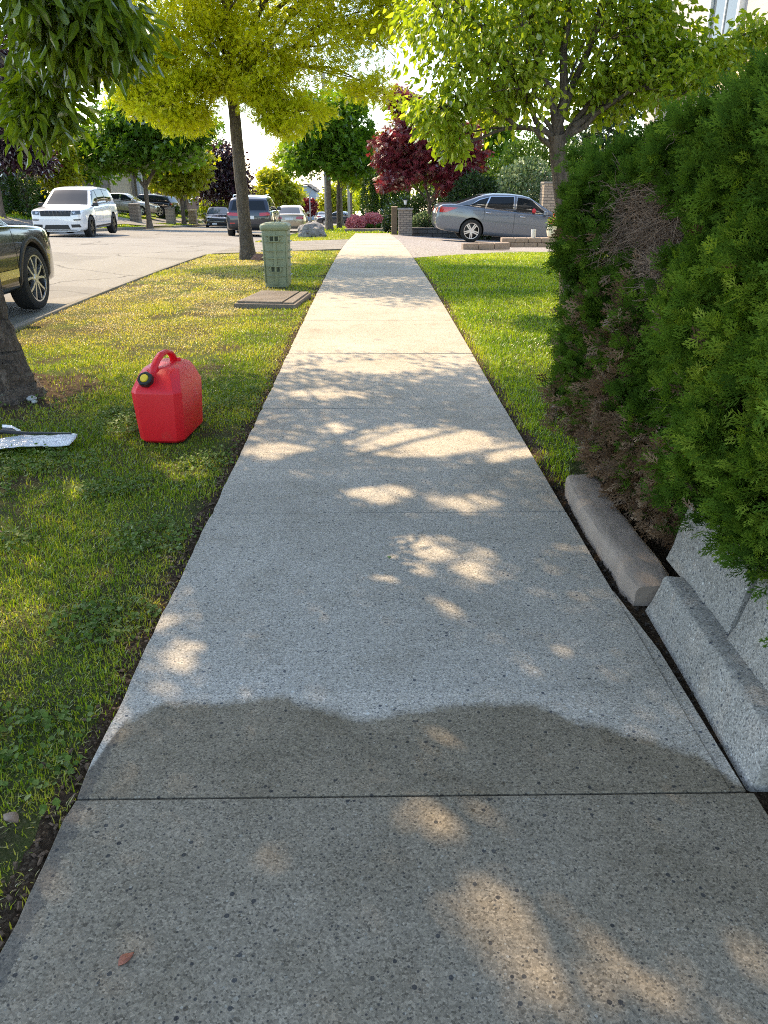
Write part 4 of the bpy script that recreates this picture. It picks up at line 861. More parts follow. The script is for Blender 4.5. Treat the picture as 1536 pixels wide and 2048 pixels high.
A = ax.orthogonal().normalized(); V = [v+(v-(c0+ax*((v-c0).dot(ax)))).normalized()*(.0025 if (i % n) % 4 < 2 and (v-(c0+ax*((v-c0).dot(ax)))).length > .037 else 0) for i, v in enumerate(V)]
cp.add(V, F); cap = cp.build('cap', M['black'], can, smooth=True, auto=30)
yd = MB(); yd.add(*along([(.0225, .038), (.0235, .045), (.021, .050), (.012, .051)], c0, ax)); yd.build('cap_disc', M['yellow'], cap, smooth=True, auto=40)
st = MB(); st.tube([tuple(c0+ax*.012+Vector((.036, 0, -.01))), tuple(c0+Vector((.05, .0, -.03))), tuple(c0+Vector((.045, .02, .005)))], .004, 6); st.build('cap_strap', M['black'], cap)
hd = MB(); pts = [(-.035, -.125, .352), (-.03, -.105, .392), (-.022, -.06, .432), (-.012, -.015, .456), (-.002, .03, .461), (.008, .07, .450), (.014, .095, .424), (.016, .105, .392)]
V_ = []; w, h = .022, .014
P = np.array(pts); T = np.gradient(P, axis=0); T /= np.linalg.norm(T, axis=1)[:, None]
for p, tt in zip(P, T):
    s_ = np.array([1, 0, 0.]); nn = np.cross(s_, tt); nn /= np.linalg.norm(nn)
    for a in range(10): V_.append(p+s_*w*math.cos(a*math.pi/5)+nn*h*math.sin(a*math.pi/5))
hd.add(V_, [(j*10+i, j*10+(i+1) % 10, (j+1)*10+(i+1) % 10, (j+1)*10+i) for j in range(len(pts)-1) for i in range(10)]); hd.build('handle', M['red'], can, smooth=True)
vt = MB(); vt.lathe([(.013, .398), (.013, .412), (.009, .415)], (.045, .10, 0), 14); vt.build('vent_cap', M['red'], can, smooth=True, auto=40)

# ------------------------------------------------------------------ clear plastic bag with black trim on the grass
t = NT('clear_film'); co = t.objco(); n = t.noise(co, 9, 5, .6); n2 = t.noise(t.mapping(co, (5, 22, 9)), 3, 3)
p = t.pbsdf(Base_Color=t.mix(n, (.70, .73, .78), (.88, .90, .94)), Roughness=.18, Transmission_Weight=.25, Specular_IOR_Level=.7, Normal=t.bump(t.math('ADD', n, n2), .45, .02)); M['film'] = t.done(p)
bag = empty('plastic_bag', (-1.98, 3.88, -.008), R(4), label='crumpled clear plastic bag with black trim lying on the grass by the tree', cat='plastic bag')
g_ = np.random.default_rng(12); nu, nv = 44, 12; U, Vv = np.meshgrid(np.linspace(-.55, .36, nu), np.linspace(-.115, .06, nv), indexing='ij')
from mathutils import noise as mn
H_ = np.array([[mn.noise(Vector((u*5, v*9, 3.)))*.022+mn.noise(Vector((u*17, v*25, 7.)))*.009 for v in np.linspace(-.085, .055, nv)] for u in np.linspace(-.55, .36, nu)])
Yb = Vv*(1-.25*(U > .3)*(U-.3)*8)+.03*np.sin(U*4)+.02*np.sin(U*9); I = np.arange(nu*nv).reshape(nu, nv)
Fb = np.stack([I[:-1, :-1], I[1:, :-1], I[1:, 1:], I[:-1, 1:]], -1).reshape(-1, 4)
ft = np_mesh('film', np.stack([U, Yb, .022+.8*H_+.006*(Vv > .03)], -1).reshape(-1, 3), Fb, M['film'], bag, smooth=True)
sm = ft.modifiers.new('t', 'SOLIDIFY'); sm.thickness = .004
tr = MB(); tr.tube([(-.10, .075, .055), (-.02, .065, .062), (.10, .055, .052), (.22, .052, .05), (.34, .05, .045)], [.010, .012, .008, .007, .005], 6)
tr.add([(-.06, .11, .05), (.05, .06, .055), (.02, .085, .075), (-.04, .115, .07)], [(0, 1, 2, 3)]); tr.build('trim', M['black'], bag)
fl = MB(); fl.add([(-.045, .118, .068), (.02, .088, .072), (.055, .062, .06), (.07, .07, .062), (.01, .11, .08), (-.045, .13, .08)], [(0, 1, 4, 5), (1, 2, 3, 4)]); o = fl.build('flap', M['film'], bag); sm = o.modifiers.new('t', 'SOLIDIFY'); sm.thickness = .004

# ------------------------------------------------------------------ green utility pedestal, vault cover, stones
M['util'] = mat_plain('green_plastic', (.24, .265, .165), .5, var=.10, nscale=6, bump=.15)
M['utild'] = mat_plain('latch_recess', (.035, .05, .032), .7)
pe = empty('utility_pedestal', (-1.30, 10.95, -.04), R(-2), label='green ribbed utility pedestal with rounded lid standing on the verge', cat='utility box')
b = MB()
def rrect(w, d, r, z, n=5):
    o_ = []
    for cx, cy, a0 in ((w-r, d-r, 0), (-w+r, d-r, 90), (-w+r, -d+r, 180), (w-r, -d+r, 270)):
        for i in range(n): a = R(a0+90*i/(n-1)); o_.append((cx+r*math.cos(a), cy+r*math.sin(a), z))
    return o_
def loft(mb, rings, mi=0):
    n = len(rings[0]); mb.add([p for r_ in rings for p in r_], [(j*n+i, j*n+(i+1) % n, (j+1)*n+(i+1) % n, (j+1)*n+i) for j in range(len(rings)-1) for i in range(n)]+[tuple(range(n))[::-1], tuple(range((len(rings)-1)*n, len(rings)*n))], mi)
loft(b, [rrect(.158, .158, .05, -.1), rrect(.160, .160, .05, .05), rrect(.172, .172, .05, .70)])
def fw(z): return .160+.012*(z-.05)/.65
for zz in (.14, .26, .36, .45, .56, .635):
    b.box((0, -fw(zz)-.008, zz), (.235, .034, .016)); b.box((fw(zz)+.008, 0, zz), (.034, .235, .016)); b.box((-fw(zz)-.008, 0, zz), (.034, .235, .016))
b.box((0, -fw(.35)-.006, .35), (.045, .022, .66))
for s_ in (-1, 1): b.box((s_*.150, -fw(.35)+.006, .36), (.016, .022, .62))
b.build('body', M['util'], pe, bevel=.005, seg=2, smooth=True, auto=40)
l = MB(); loft(l, [rrect(.178, .178, .06, .695), rrect(.190, .190, .065, .705), rrect(.192, .192, .065, .745), rrect(.182, .182, .065, .770), rrect(.14, .14, .06, .787), rrect(.07, .07, .04, .793)]); l.build('lid', M['util'], pe, smooth=True, auto=50)
for zz in (.60, .225):
    la = MB(); f_ = -fw(zz)-.022
    for s_ in (-1, 1): la.box((s_*.062, f_, zz), (.014, .03, .075))
    la.box((0, f_, zz+.035), (.138, .03, .012)); la.box((0, f_, zz-.035), (.138, .03, .012)); la.box((0, f_, zz), (.018, .03, .06))
    la.prism([(-.068, zz-.02), (-.095, zz), (-.068, zz+.02)], f_-.008, f_+.008, 'y'); la.prism([(.068, zz-.02), (.095, zz), (.068, zz+.02)], f_-.008, f_+.008, 'y')
    o = la.build('latch', M['util'], pe, bevel=.003)
    rc = MB()
    for s_ in (-1, 1): rc.box((s_*.032, f_+.008, zz), (.044, .010, .056))
    rc.build('recess', M['utild'], o)
pe.scale = (1.03, 1.03, 1.05)
va = empty('vault_cover', (-1.15, 9.29, -.035), R(-8), label='flat concrete utility vault cover set in the grass in front of the green pedestal', cat='vault cover')
M['vault'] = mat_concrete('weathered_concrete', (.225, .195, .168), grain=1.2)
b = MB(); b.prism([(-.36, -.50), (.36, -.50), (.33, .50), (-.33, .50)], -.08, .055, 'z'); b.build('frame', M['vault'], va, bevel=.008)
b = MB()
b.prism([(-.325, -.465), (.195, -.465), (.185, .465), (-.30, .465)], .05, .078, 'z'); b.prism([(.215, -.465), (.325, -.465), (.30, .465), (.205, .465)], .05, .072, 'z')
for i in range(9): b.box((-.06, -.41+i*.102, .0785), (.46, .028, .004))
b.build('lid', M['vault'], va, bevel=.003)
def stone(name, label, c, r, seed, mat, cat='boulder', amp=.28):
    bm = bmesh.new(); bmesh.ops.create_icosphere(bm, subdivisions=4, radius=1)
    for v in bm.verts:
        n = v.co.normalized(); a = 1+amp*(mn.noise(n*1.3+Vector((seed, 0, 0)))+.5*mn.noise(n*3.1+Vector((seed, 3, 0)))+.25*mn.noise(n*7+Vector((0, seed, 0))))
        v.co = Vector((n.x*r[0]*a, n.y*r[1]*a, n.z*r[2]*a))
    me = bpy.data.meshes.new(name); bm.to_mesh(me); bm.free(); me.polygons.foreach_set('use_smooth', np.ones(len(me.polygons), bool)); me.set_sharp_from_angle(angle=R(28))
    o = link(name, me, mat); o.location = c; return tag(o, label, cat)
t = NT('granite'); co = t.objco(); n = t.noise(co, 3, 6, .7); v = t.sep(t.voro(co, 26, 'Color'))[0]
c = t.ramp(n, [(.3, (.055, .052, .05)), (.5, (.15, .14, .13)), (.7, (.33, .31, .29))]); c = t.mix(.3, c, t.ramp(v, [(0, (.04, .04, .04)), (1, (.5, .48, .46))]))
M['granite'] = t.done(t.pbsdf(Base_Color=c, Roughness=.8, Normal=t.bump(n, .8, .05)))
M['redrock'] = mat_plain('reddish_stone', (.20, .11, .085), .85, var=.4, nscale=14, bump=.5)
M['palerock'] = mat_plain('pale_pebble', (.42, .41, .40), .7, var=.25, nscale=30, bump=.4)
stone('boulder', 'grey granite boulder on the grass beyond the driveway apron', (-2.12, 28.6, Z(-2.1, 28.6)+.12), (.52, .38, .36), 3., M['granite'])
stone('rock', 'small reddish rock at the foot of the golden tree', (-2.17, 15.35, -.09), (.16, .12, .10), 8., M['redrock'], 'rock')
for x, y_, r_, lb in [(-2.25, 4.88, .032, 'larger pale pebble at the foot of the near tree'), (-2.20, 4.80, .018, 'tiny pale pebble in front of the larger one by the near tree'), (-2.31, 4.93, .018, 'small pale pebble closest to the near tree trunk')]:
    stone('pebble', lb, (x, y_, -.015), (r_, r_*.8, r_*.6), 4+x, M['palerock'], 'pebble', .18)['group'] = 'pebbles by the near tree'
# fallen leaves
def fleaf(label, x, y_, z_, s, rz, c, cat='leaf'):
    L = MB(); n = 9; pts = []
    for i in range(n):
        u = i/(n-1); w = .26*math.sin(math.pi*u**.85)+.012; pts.append((u, w))
    V = []; F = []
    for u, w in pts: V += [(-w, u-.5, .06*math.sin(u*5)+.10*w*3), (0, u-.5, .03*math.sin(u*5)), (w, u-.5, .05*math.sin(u*4)+.09*w*3)]
    for i in range(n-1): F += [(i*3, i*3+1, i*3+4, i*3+3), (i*3+1, i*3+2, i*3+5, i*3+4)]
    L.add([(a*s, b*s, c_*s) for a, b, c_ in V], F); o = L.build('fallen_leaf', mat_plain('fallen_leaf', c, .5, var=.3, nscale=40), smooth=True)
    o.modifiers.new('t', 'SOLIDIFY').thickness = .0012
    o.location = (x, y_, z_); o.rotation_euler = (0, 0, rz); return tag(o, label, cat)
fleaf('reddish-brown fallen leaf lying on the near pavement slab', -.455, .93, .004, .033, R(-38), (.30, .10, .055))
fleaf('curled brown leaf in the grass near the pavement joint', -.80, 1.25, .02, .05, R(60), (.16, .10, .06))
fleaf('brown leaf in the shaded grass left of the pavement joint', -1.50, 2.72, .02, .055, R(110), (.22, .12, .07))
fleaf('dark curled leaf at the left edge of the near grass', -.98, 1.42, .02, .05, R(20), (.14, .10, .08))
fleaf('tiny green leaf on the shaded pavement', .06, 2.52, .003, .022, R(15), (.06, .14, .03))
# ------------------------------------------------------------------ vehicles
def mat_glass(name, c=(.012, .016, .02)):
    t = NT(name); p = t.pbsdf(Base_Color=c, Roughness=.04, Coat_Weight=.0); p.inputs['Specular IOR Level'].default_value = .35
    return t.done(p)
M['glass'] = mat_glass('tinted_glass'); M['glassl'] = mat_glass('pale_glass', (.10, .12, .14))
M['tyre'] = mat_plain('tyre_rubber', (.018, .018, .018), .85, nscale=20)
M['rimd'] = mat_plain('dark_alloy', (.03, .03, .032), .35, .6); M['rims'] = mat_plain('silver_alloy', (.62, .62, .63), .28, .8)
M['chrome'] = mat_plain('chrome_trim', (.78, .78, .79), .15, 1.0, var=.03); M['trim'] = mat_plain('black_trim', (.010, .010, .011), .5)
M['well'] = mat_plain('wheel_well', (.006, .006, .006), .95)
M['lamp'] = mat_plain('clear_lamp', (.45, .48, .52), .12, .35, coat=1.); M['lampd'] = mat_plain('smoked_lamp', (.06, .07, .075), .12, .2, coat=1.)
M['tail'] = mat_plain('red_lamp', (.42, .010, .016), .18, coat=1.); M['plate'] = mat_plain('number_plate', (.70, .72, .74), .4); M['amber'] = mat_plain('amber_lamp', (.6, .2, .02), .2, coat=1.)
M['seat'] = mat_plain('seat_fabric', (.20, .19, .18), .9)
def pchip(xs, vs, q):
    xs = np.asarray(xs, float); vs = np.asarray(vs, float); h = np.diff(xs); d = np.diff(vs)/h; m = np.zeros_like(vs)
    m[1:-1] = np.where(d[:-1]*d[1:] > 0, 2*d[:-1]*d[1:]/(d[:-1]+d[1:]+1e-12), 0); m[0] = d[0]; m[-1] = d[-1]
    i = np.clip(np.searchsorted(xs, q)-1, 0, len(h)-1); t = (q-xs[i])/h[i]
    return vs[i]*(1+2*t)*(1-t)**2+m[i]*h[i]*t*(1-t)**2+vs[i+1]*t*t*(3-2*t)+m[i+1]*h[i]*t*t*(t-1)
def chaikin(P, n=2):
    P = np.asarray(P, float)
    for _ in range(n):
        Q = .75*P[:-1]+.25*P[1:]; S = .25*P[:-1]+.75*P[1:]
        P = np.concatenate([P[:1], np.stack([Q, S], 1).reshape(-1, 2)[0:], P[-1:]])
    return P
_wheel_cache = {}
def wheel_meshes(key, r, wd, rr, nsp, twin, mface, mback, fat=.035):
    if key in _wheel_cache: return _wheel_cache[key]
    b = MB(); w = wd/2
    b.lathe([(rr, -w*.7), (rr+.01, -w*.95), (r-.05, -w), (r-.012, -w*.85), (r, -w*.6), (r, w*.6), (r-.012, w*.85), (r-.05, w), (rr+.01, w*.95), (rr, w*.7)], n=40, axis='y', caps=False)
    ty = b.build('wheel', M['tyre'], smooth=True, auto=35)
    b = MB(); b.lathe([(rr*.30, w*.1), (rr*.9, -w*.1), (rr*.97, w*.2), (rr*1.01, w*.78), (rr*1.03, w*.86), (rr*1.06, w*.84), (rr*1.05, -w*.7)], n=40, axis='y', mi=1, caps=False)
    b.lathe([(.001, w*.1), (rr*.30, w*.1)], n=40, axis='y', mi=1, caps=False)
    b.lathe([(rr*1.0, w*.74), (rr*1.055, w*.90), (rr*.965, w*.88)], n=40, axis='y', caps=False)
    b.lathe([(.001, w*.85), (.045, w*.85), (.06, w*.7), (.06, w*.2)], n=16, axis='y')
    for k in range(nsp):
        for s_ in ((-1, 1) if twin else (0,)):
            a = 2*math.pi*k/nsp+.3; dx, dz = math.cos(a), math.sin(a); px, pz = -dz, dx
            o0, o1 = s_*.018, s_*(.30*rr if twin == 2 else .13*rr); f0, f1 = fat*.7, fat*(.55 if twin else 1.)
            P = []
            for rad, o_, f_, yy in ((.03, o0, f0, w*.80), (rr*.55, o0+(o1-o0)*.65, f1, w*.84), (rr*1.0, o1, f1, w*.82)):
                for e in (-1, 1):
                    P.append((dx*rad+px*(o_+e*f_), yy, dz*rad+pz*(o_+e*f_))); P.append((dx*rad+px*(o_+e*f_), yy-.04, dz*rad+pz*(o_+e*f_)))
            b.add(P, [(0, 2, 6, 4), (4, 6, 10, 8), (0, 4, 5, 1), (4, 8, 9, 5), (2, 3, 7, 6), (6, 7, 11, 10)])
    rm = b.build('rim', [mface, mback], ty, smooth=True, auto=30)
    _wheel_cache[key] = (ty, rm); return ty, rm
def car(name, label, cat, S, paint, loc, head, pitch=0., group=None, wheelmat=None, glass=None, detail=True):
    root = empty(name, loc, label=label, cat=cat, group=group); root.rotation_euler = (0, -R(pitch), R(head))
    W2 = S['W']/2; xs = np.array([s[0] for s in S['low']]); q = np.unique(np.concatenate([np.linspace(xs[0], xs[-1], 56), xs]))
    zb, zs, wf = (pchip(xs, [s[i] for s in S['low']], q) for i in (1, 2, 3)); w = wf*W2
    def fz(x): return float(pchip(xs, [s[2] for s in S['low']], np.array([x]))[0])
    def fw_(x): return float(pchip(xs, [s[3] for s in S['low']], np.array([x]))[0])*W2
    rings = []; cr = S.get('crown', .035)
    for i, x in enumerate(q):
        H_ = zs[i]-zb[i]
        half = chaikin([(0, zb[i]), (.80*w[i], zb[i]), (.965*w[i], zb[i]+.04), (.99*w[i], zb[i]+.30*H_), (1.0*w[i], zb[i]+.60*H_), (.975*w[i], zs[i]-.08*H_), (.925*w[i], zs[i]), (.5*w[i], zs[i]+cr*.8), (0, zs[i]+cr)], 2)
        rings.append([(x, y_, z_) for y_, z_ in half]+[(x, -y_, z_) for y_, z_ in half[-2:0:-1]])
    b = MB(); loft(b, rings)
    low = b.build('body', [paint, M['well']], smooth=True, auto=40)
    bm0 = bmesh.new(); bm0.from_mesh(low.data)
    # wheel arches
    r = S['r']; wx = S['wx']; c = MB()
    for x in wx:
        for s_ in (-1, 1):
            c.lathe([(r*1.14, s_*(W2-.30)), (r*1.14, s_*(W2+.2))], (x, 0, r*1.02), 36, 'y', 1)
    co_ = c.build('cutter', [paint, M['well']])
    md = low.modifiers.new('b', 'BOOLEAN'); md.object = co_; md.operation = 'DIFFERENCE'; md.solver = 'EXACT'
    bpy.context.view_layer.update(); dg = bpy.context.evaluated_depsgraph_get(); me = bpy.data.meshes.new_from_object(low.evaluated_get(dg))
    low.modifiers.clear(); low.data = me; bpy.data.objects.remove(co_); low.parent = root
    # cabin
    cx = np.array([s[0] for s in S['cab']]); qc = np.unique(np.concatenate([np.linspace(cx[0], cx[-1], 40), cx])); ct = np.interp(qc, cx, [s[1] for s in S['cab']])
    k = np.array([.25, .5, .25]); cts = np.convolve(np.pad(ct, 1, mode='edge'), k, 'valid')
    rings = []; yr = S['yr']; zmax = max(s[1] for s in S['cab'])
    def side_y(x, z):
        z0 = fz(x)-.02; y0 = fw_(x)*.915; return y0+(yr-y0)*np.clip((z-z0)/(zmax-z0), 0, 1.05)
    for x, zt in zip(qc, cts):
        z0 = fz(x)-.06; zt = max(zt, z0+.02); yt = float(side_y(x, zt))
        half = chaikin([(0, z0), (float(side_y(x, z0)), z0), (float(side_y(x, zt-.10*(zt-z0))), zt-.10*(zt-z0)), (yt-.05, zt), (yt*.5, zt+.018), (0, zt+.025)], 2)
        half = np.concatenate([half[:2]*[[1, 1], [1, 1]], half[2:]])
        rings.append([(x, a, z_) for a, z_ in half]+[(x, -a, z_) for a, z_ in half[-2:0:-1]])
    b = MB(); loft(b, rings); b.build('cabin', paint, root, smooth=True, auto=50)
    cb = bmesh.new(); me2 = root.children[-1].data; bm0.from_mesh(me2); bm0.transform(Matrix()); bvh = BVHTree.FromBMesh(bm0); bm0.free(); cb.free()
    def patch(nm, corners, d, mat, off=.006, n=8, m=5, parent=None, th=0):
        a, b_, c_, e = [np.array(p, float) for p in corners]; d = Vector(d).normalized(); V = []
        for i in range(n+1):
            u = i/n
            for j in range(m+1):
                v_ = j/m; p = Vector((a*(1-u)+b_*u)*(1-v_)+(e*(1-u)+c_*u)*v_)
                h = bvh.ray_cast(p-d*3, d)
                if h[0] is None: h = bvh.find_nearest(p)
                nrm = h[1] if h[1].dot(d) < 0 else -h[1]; V.append(h[0]+nrm*off)
        I = np.arange((n+1)*(m+1)).reshape(n+1, m+1)
        F = np.stack([I[:-1, :-1], I[1:, :-1], I[1:, 1:], I[:-1, 1:]], -1).reshape(-1, 4)
        mm = MB(); mm.add(V, F.tolist()); o = mm.build(nm, mat, parent or root, smooth=True, fixn=False); return o
    gl = glass or M['glass']
    ws = S['ws']; patch('windshield', [(ws[0][0], -ws[0][1], ws[0][2]), (ws[0][0], ws[0][1], ws[0][2]), (ws[1][0], ws[1][1], ws[1][2]), (ws[1][0], -ws[1][1], ws[1][2])], (-.6, 0, -.8), gl, .007, 12, 6)
    rw = S['rw']; rd = (.7, 0, -.7) if S.get('sedan') else (1, 0, -.12)
    patch('rear_window', [(rw[0][0], -rw[0][1], rw[0][2]), (rw[0][0], rw[0][1], rw[0][2]), (rw[1][0], rw[1][1], rw[1][2]), (rw[1][0], -rw[1][1], rw[1][2])], rd, gl, .007, 12, 6)
    rim = S.get('rimtrim')
    for s_ in (1, -1):
        for k_, qd in enumerate(S['side']):
            if rim:
                cxm = sum(p[0] for p in qd)/4; czm = sum(p[1] for p in qd)/4
                g2 = [(p[0]+math.copysign(.028, p[0]-cxm), p[1]+math.copysign(.022, p[1]-czm)) for p in qd]
                patch('window_trim', [(p[0], s_*W2, p[1]) for p in g2], (0, -s_, 0), M[rim], .004, 10, 4)
            patch('side_window', [(p[0], s_*W2, p[1]) for p in qd], (0, -s_, 0), gl, .008, 10, 4)
        if detail:
            for x, z0, z1 in S.get('gaps', []): patch('door_gap', [(x-.005, s_*W2, z0), (x+.005, s_*W2, z0), (x+.005, s_*W2, z1), (x-.005, s_*W2, z1)], (0, -s_, 0), M['trim'], .003, 1, 10)
            for x, z_ in S.get('handles', []):
                hb = MB(); yh = float(abs(bvh.ray_cast(Vector((x, s_*3, z_)), Vector((0, -s_, 0)))[0].y)); hb.tube([(x-.10, s_*(yh-.005), z_), (x-.07, s_*(yh+.03), z_), (x+.07, s_*(yh+.03), z_), (x+.10, s_*(yh-.005), z_)], .016, 6); hb.build('door_handle', M[S.get('hmat', 'chrome')] if S.get('hmat') != 'paint' else paint, root, smooth=True)
            if S.get('sill'): x0, x1, z0, z1, mt = S['sill']; patch('side_moulding', [(x0, s_*W2, z0), (x1, s_*W2, z0), (x1, s_*W2, z1), (x0, s_*W2, z1)], (0, -s_, 0), M[mt], .012, 14, 2)
            if S.get('arch'):
                for x in wx:
                    ab = MB(); V = []; N_ = 18
                    for i in range(N_+1):
                        a = math.pi*(-.06+1.12*i/N_)
                        for rr_, of in ((1.13, -.03), (1.13, .012), (1.30, .014), (1.32, -.01)):
                            p = Vector((x+math.cos(a)*r*rr_, s_*3, r*1.02+math.sin(a)*r*rr_)); h = bvh.ray_cast(p, Vector((0, -s_, 0)))[0]
                            yv = h.y if h is not None and abs(h.y) > W2*.8 else s_*W2*.96; V.append((p.x, yv+s_*of, p.z))
                    ab.add(V, [(i*4+j, i*4+j+1, i*4+j+5, i*4+j+4) for i in range(N_) for j in range(3)]); ab.build('arch_trim', M['trim'], root, smooth=True)
        # mirror
        if 'mir' in S:
            x, y_, z_ = S['mir']; mb = MB(); mb.box((x, s_*(y_+.02), z_), (.13, .20, .14), taper=.8); mb.box((x, s_*(y_-.12), z_-.05), (.06, .14, .05)); mb.build('mirror', M['trim'] if S.get('mirmat') == 'trim' else paint, root, bevel=.03, seg=3, smooth=True)
    for nm, corners, mt, side in S['front']:
        for s_ in ((1, -1) if side else (1,)):
            patch(nm, [(0, s_*p[0], p[1]) for p in corners], (-1, 0, 0), M[mt], .008, 10, 4)
    for nm, corners, mt, side in S['rear']:
        for s_ in ((1, -1) if side else (1,)):
            patch(nm, [(0, s_*p[0], p[1]) for p in corners], (1, 0, 0), M[mt], .008, 10, 4)
    for nm, corners, mt in S.get('sidep', []):
        for s_ in (1, -1): patch(nm, [(p[0], s_*W2, p[1]) for p in corners], (0, -s_, 0), M[mt], .007, 10, 4)
    # wheels
    wm = wheelmat or 'rims'
    ty, rm = wheel_meshes((name, wm, r, S.get('nsp', 5)), r, S.get('tw', .225), S.get('rr', r*.68), S.get('nsp', 5), S.get('twin', 1), M[wm], M['rimd'], .024 if S.get('twin', 1) == 2 else .035)
    used = ty.parent is not None
    for x in wx:
        for s_ in (1, -1):
            if used: t_ = copy_tree(ty)
            else: t_ = ty; used = True
            t_.parent = root; t_.location = (x, s_*(W2-.125), r); t_.rotation_euler = (0, .4*x, 0 if s_ > 0 else math.pi)
    if S.get('rails'):
        for s_ in (1, -1):
            mb = MB(); x0, x1, zz = S['rails']; mb.tube([(x0, s_*yr*.92, zz-.03), (x0+.08, s_*yr*.92, zz+.04), (x1-.08, s_*yr*.92, zz+.04), (x1, s_*yr*.92, zz-.03)], .016, 6); mb.build('roof_rail', M['trim'] if S.get('mirmat') == 'trim' else M['chrome'], root)
    return root
SUV = dict(W=1.95, r=.385, wx=(1.50, -1.43), yr=.70, nsp=5, twin=1, tw=.26, gaps=[(.92, .45, 1.10), (.0, .42, 1.12), (-.98, .60, 1.12)], handles=[(-.12 + .25, .98), (-.75, 1.0)], hmat='paint', mir=(.86, .98, 1.16), mirmat='trim',
    low=[(-2.41, .50, .92, .80), (-2.37, .40, 1.10, .90), (-2.15, .34, 1.14, .965), (-1.0, .28, 1.15, 1.), (0, .28, 1.13, 1.), (.95, .28, 1.11, 1.), (1.3, .28, 1.09, .995), (2.0, .28, 1.04, .965), (2.30, .27, 1.00, .91), (2.39, .28, .93, .86), (2.42, .36, .80, .82)],
    cab=[(-2.36, 1.10), (-2.12, 1.60), (-1.9, 1.69), (-.6, 1.755), (.15, 1.71), (.30, 1.66), (1.12, 1.09)], ws=[(1.05, .76, 1.14), (.34, .62, 1.63)], rw=[(-2.33, .70, 1.18), (-2.14, .60, 1.57)],
    side=[[(.84, 1.17), (.03, 1.17), (.03, 1.62), (.36, 1.585)], [(-.05, 1.17), (-.93, 1.18), (-.93, 1.63), (-.05, 1.63)], [(-1.0, 1.18), (-1.90, 1.22), (-1.70, 1.58), (-1.0, 1.63)]], rimtrim='trim', sill=(-1.0, .98, .36, .42, 'trim'),
    front=[('grille', [(-.52, .80), (.52, .80), (.56, .985), (-.56, .985)], 'trim', 0), ('headlight', [(.56, .835), (.86, .86), (.84, .985), (.58, .985)], 'lampd', 1), ('fog_light', [(.62, .655), (.84, .66), (.85, .70), (.60, .695)], 'trim', 1),
           ('lower_intake', [(-.46, .36), (.46, .36), (.40, .51), (-.40, .51)], 'trim', 0), ('side_intake', [(.52, .42), (.84, .43), (.80, .53), (.50, .52)], 'trim', 1), ('lip_line', [(-.82, .325), (.82, .325), (.82, .345), (-.82, .345)], 'trim', 0), ('lamp_lens', [(.60, .87), (.70, .87), (.70, .955), (.60, .955)], 'lamp', 1)],
    rear=[('tail_light', [(.52, .98), (.86, .98), (.86, 1.10), (.50, 1.10)], 'tail', 1), ('number_plate', [(-.24, .86), (.24, .86), (.24, .98), (-.24, .98)], 'plate', 0), ('rear_bumper', [(-.80, .42), (.80, .42), (.80, .58), (-.80, .58)], 'trim', 0)])
SED = dict(W=1.85, r=.328, wx=(1.39, -1.41), yr=.60, sedan=1, nsp=5, twin=1, tw=.22, gaps=[(.98, .40, .93), (-.13, .36, .97), (-1.07, .70, 1.0)], handles=[(.12, .84), (-.95, .885)], mir=(.80, .93, 1.0),
    low=[(-2.47, .46, .74, .80), (-2.43, .36, .96, .87), (-2.32, .30, 1.045, .92), (-2.0, .26, 1.065, .965), (-1.4, .23, 1.03, 1.), (-.2, .21, .975, 1.), (.8, .21, .945, 1.), (1.2, .21, .935, .99), (1.9, .22, .84, .955), (2.25, .22, .75, .89), (2.41, .23, .68, .80), (2.46, .32, .60, .74)],
    cab=[(-1.98, 1.045), (-1.15, 1.375), (-.85, 1.43), (-.30, 1.462), (.10, 1.445), (.34, 1.40), (1.22, .925)], ws=[(1.10, .70, .99), (.40, .55, 1.375)], rw=[(-1.88, .62, 1.10), (-1.18, .53, 1.365)],
    side=[[(.86, .985), (-.08, 1.0), (-.06, 1.385), (.36, 1.335)], [(-.18, 1.0), (-1.02, 1.035), (-.88, 1.345), (-.17, 1.39)], [(-1.06, 1.04), (-1.50, 1.075), (-1.22, 1.235), (-.93, 1.33)]], rimtrim='chrome',
    front=[('grille', [(-.40, .52), (.40, .52), (.44, .64), (-.44, .64)], 'trim', 0), ('headlight', [(.46, .56), (.78, .60), (.76, .70), (.48, .66)], 'lamp', 1), ('lower_intake', [(-.55, .28), (.55, .28), (.50, .40), (-.50, .40)], 'trim', 0)],
    rear=[('tail_light', [(.40, .80), (.80, .80), (.80, .95), (.42, .93)], 'tail', 1), ('number_plate', [(-.24, .76), (.24, .76), (.24, .88), (-.24, .88)], 'plate', 0)],
    sidep=[('tail_light', [(-2.42, .80), (-2.28, .82), (-2.02, .96), (-2.40, .95)], 'tail')])
import copy as _c
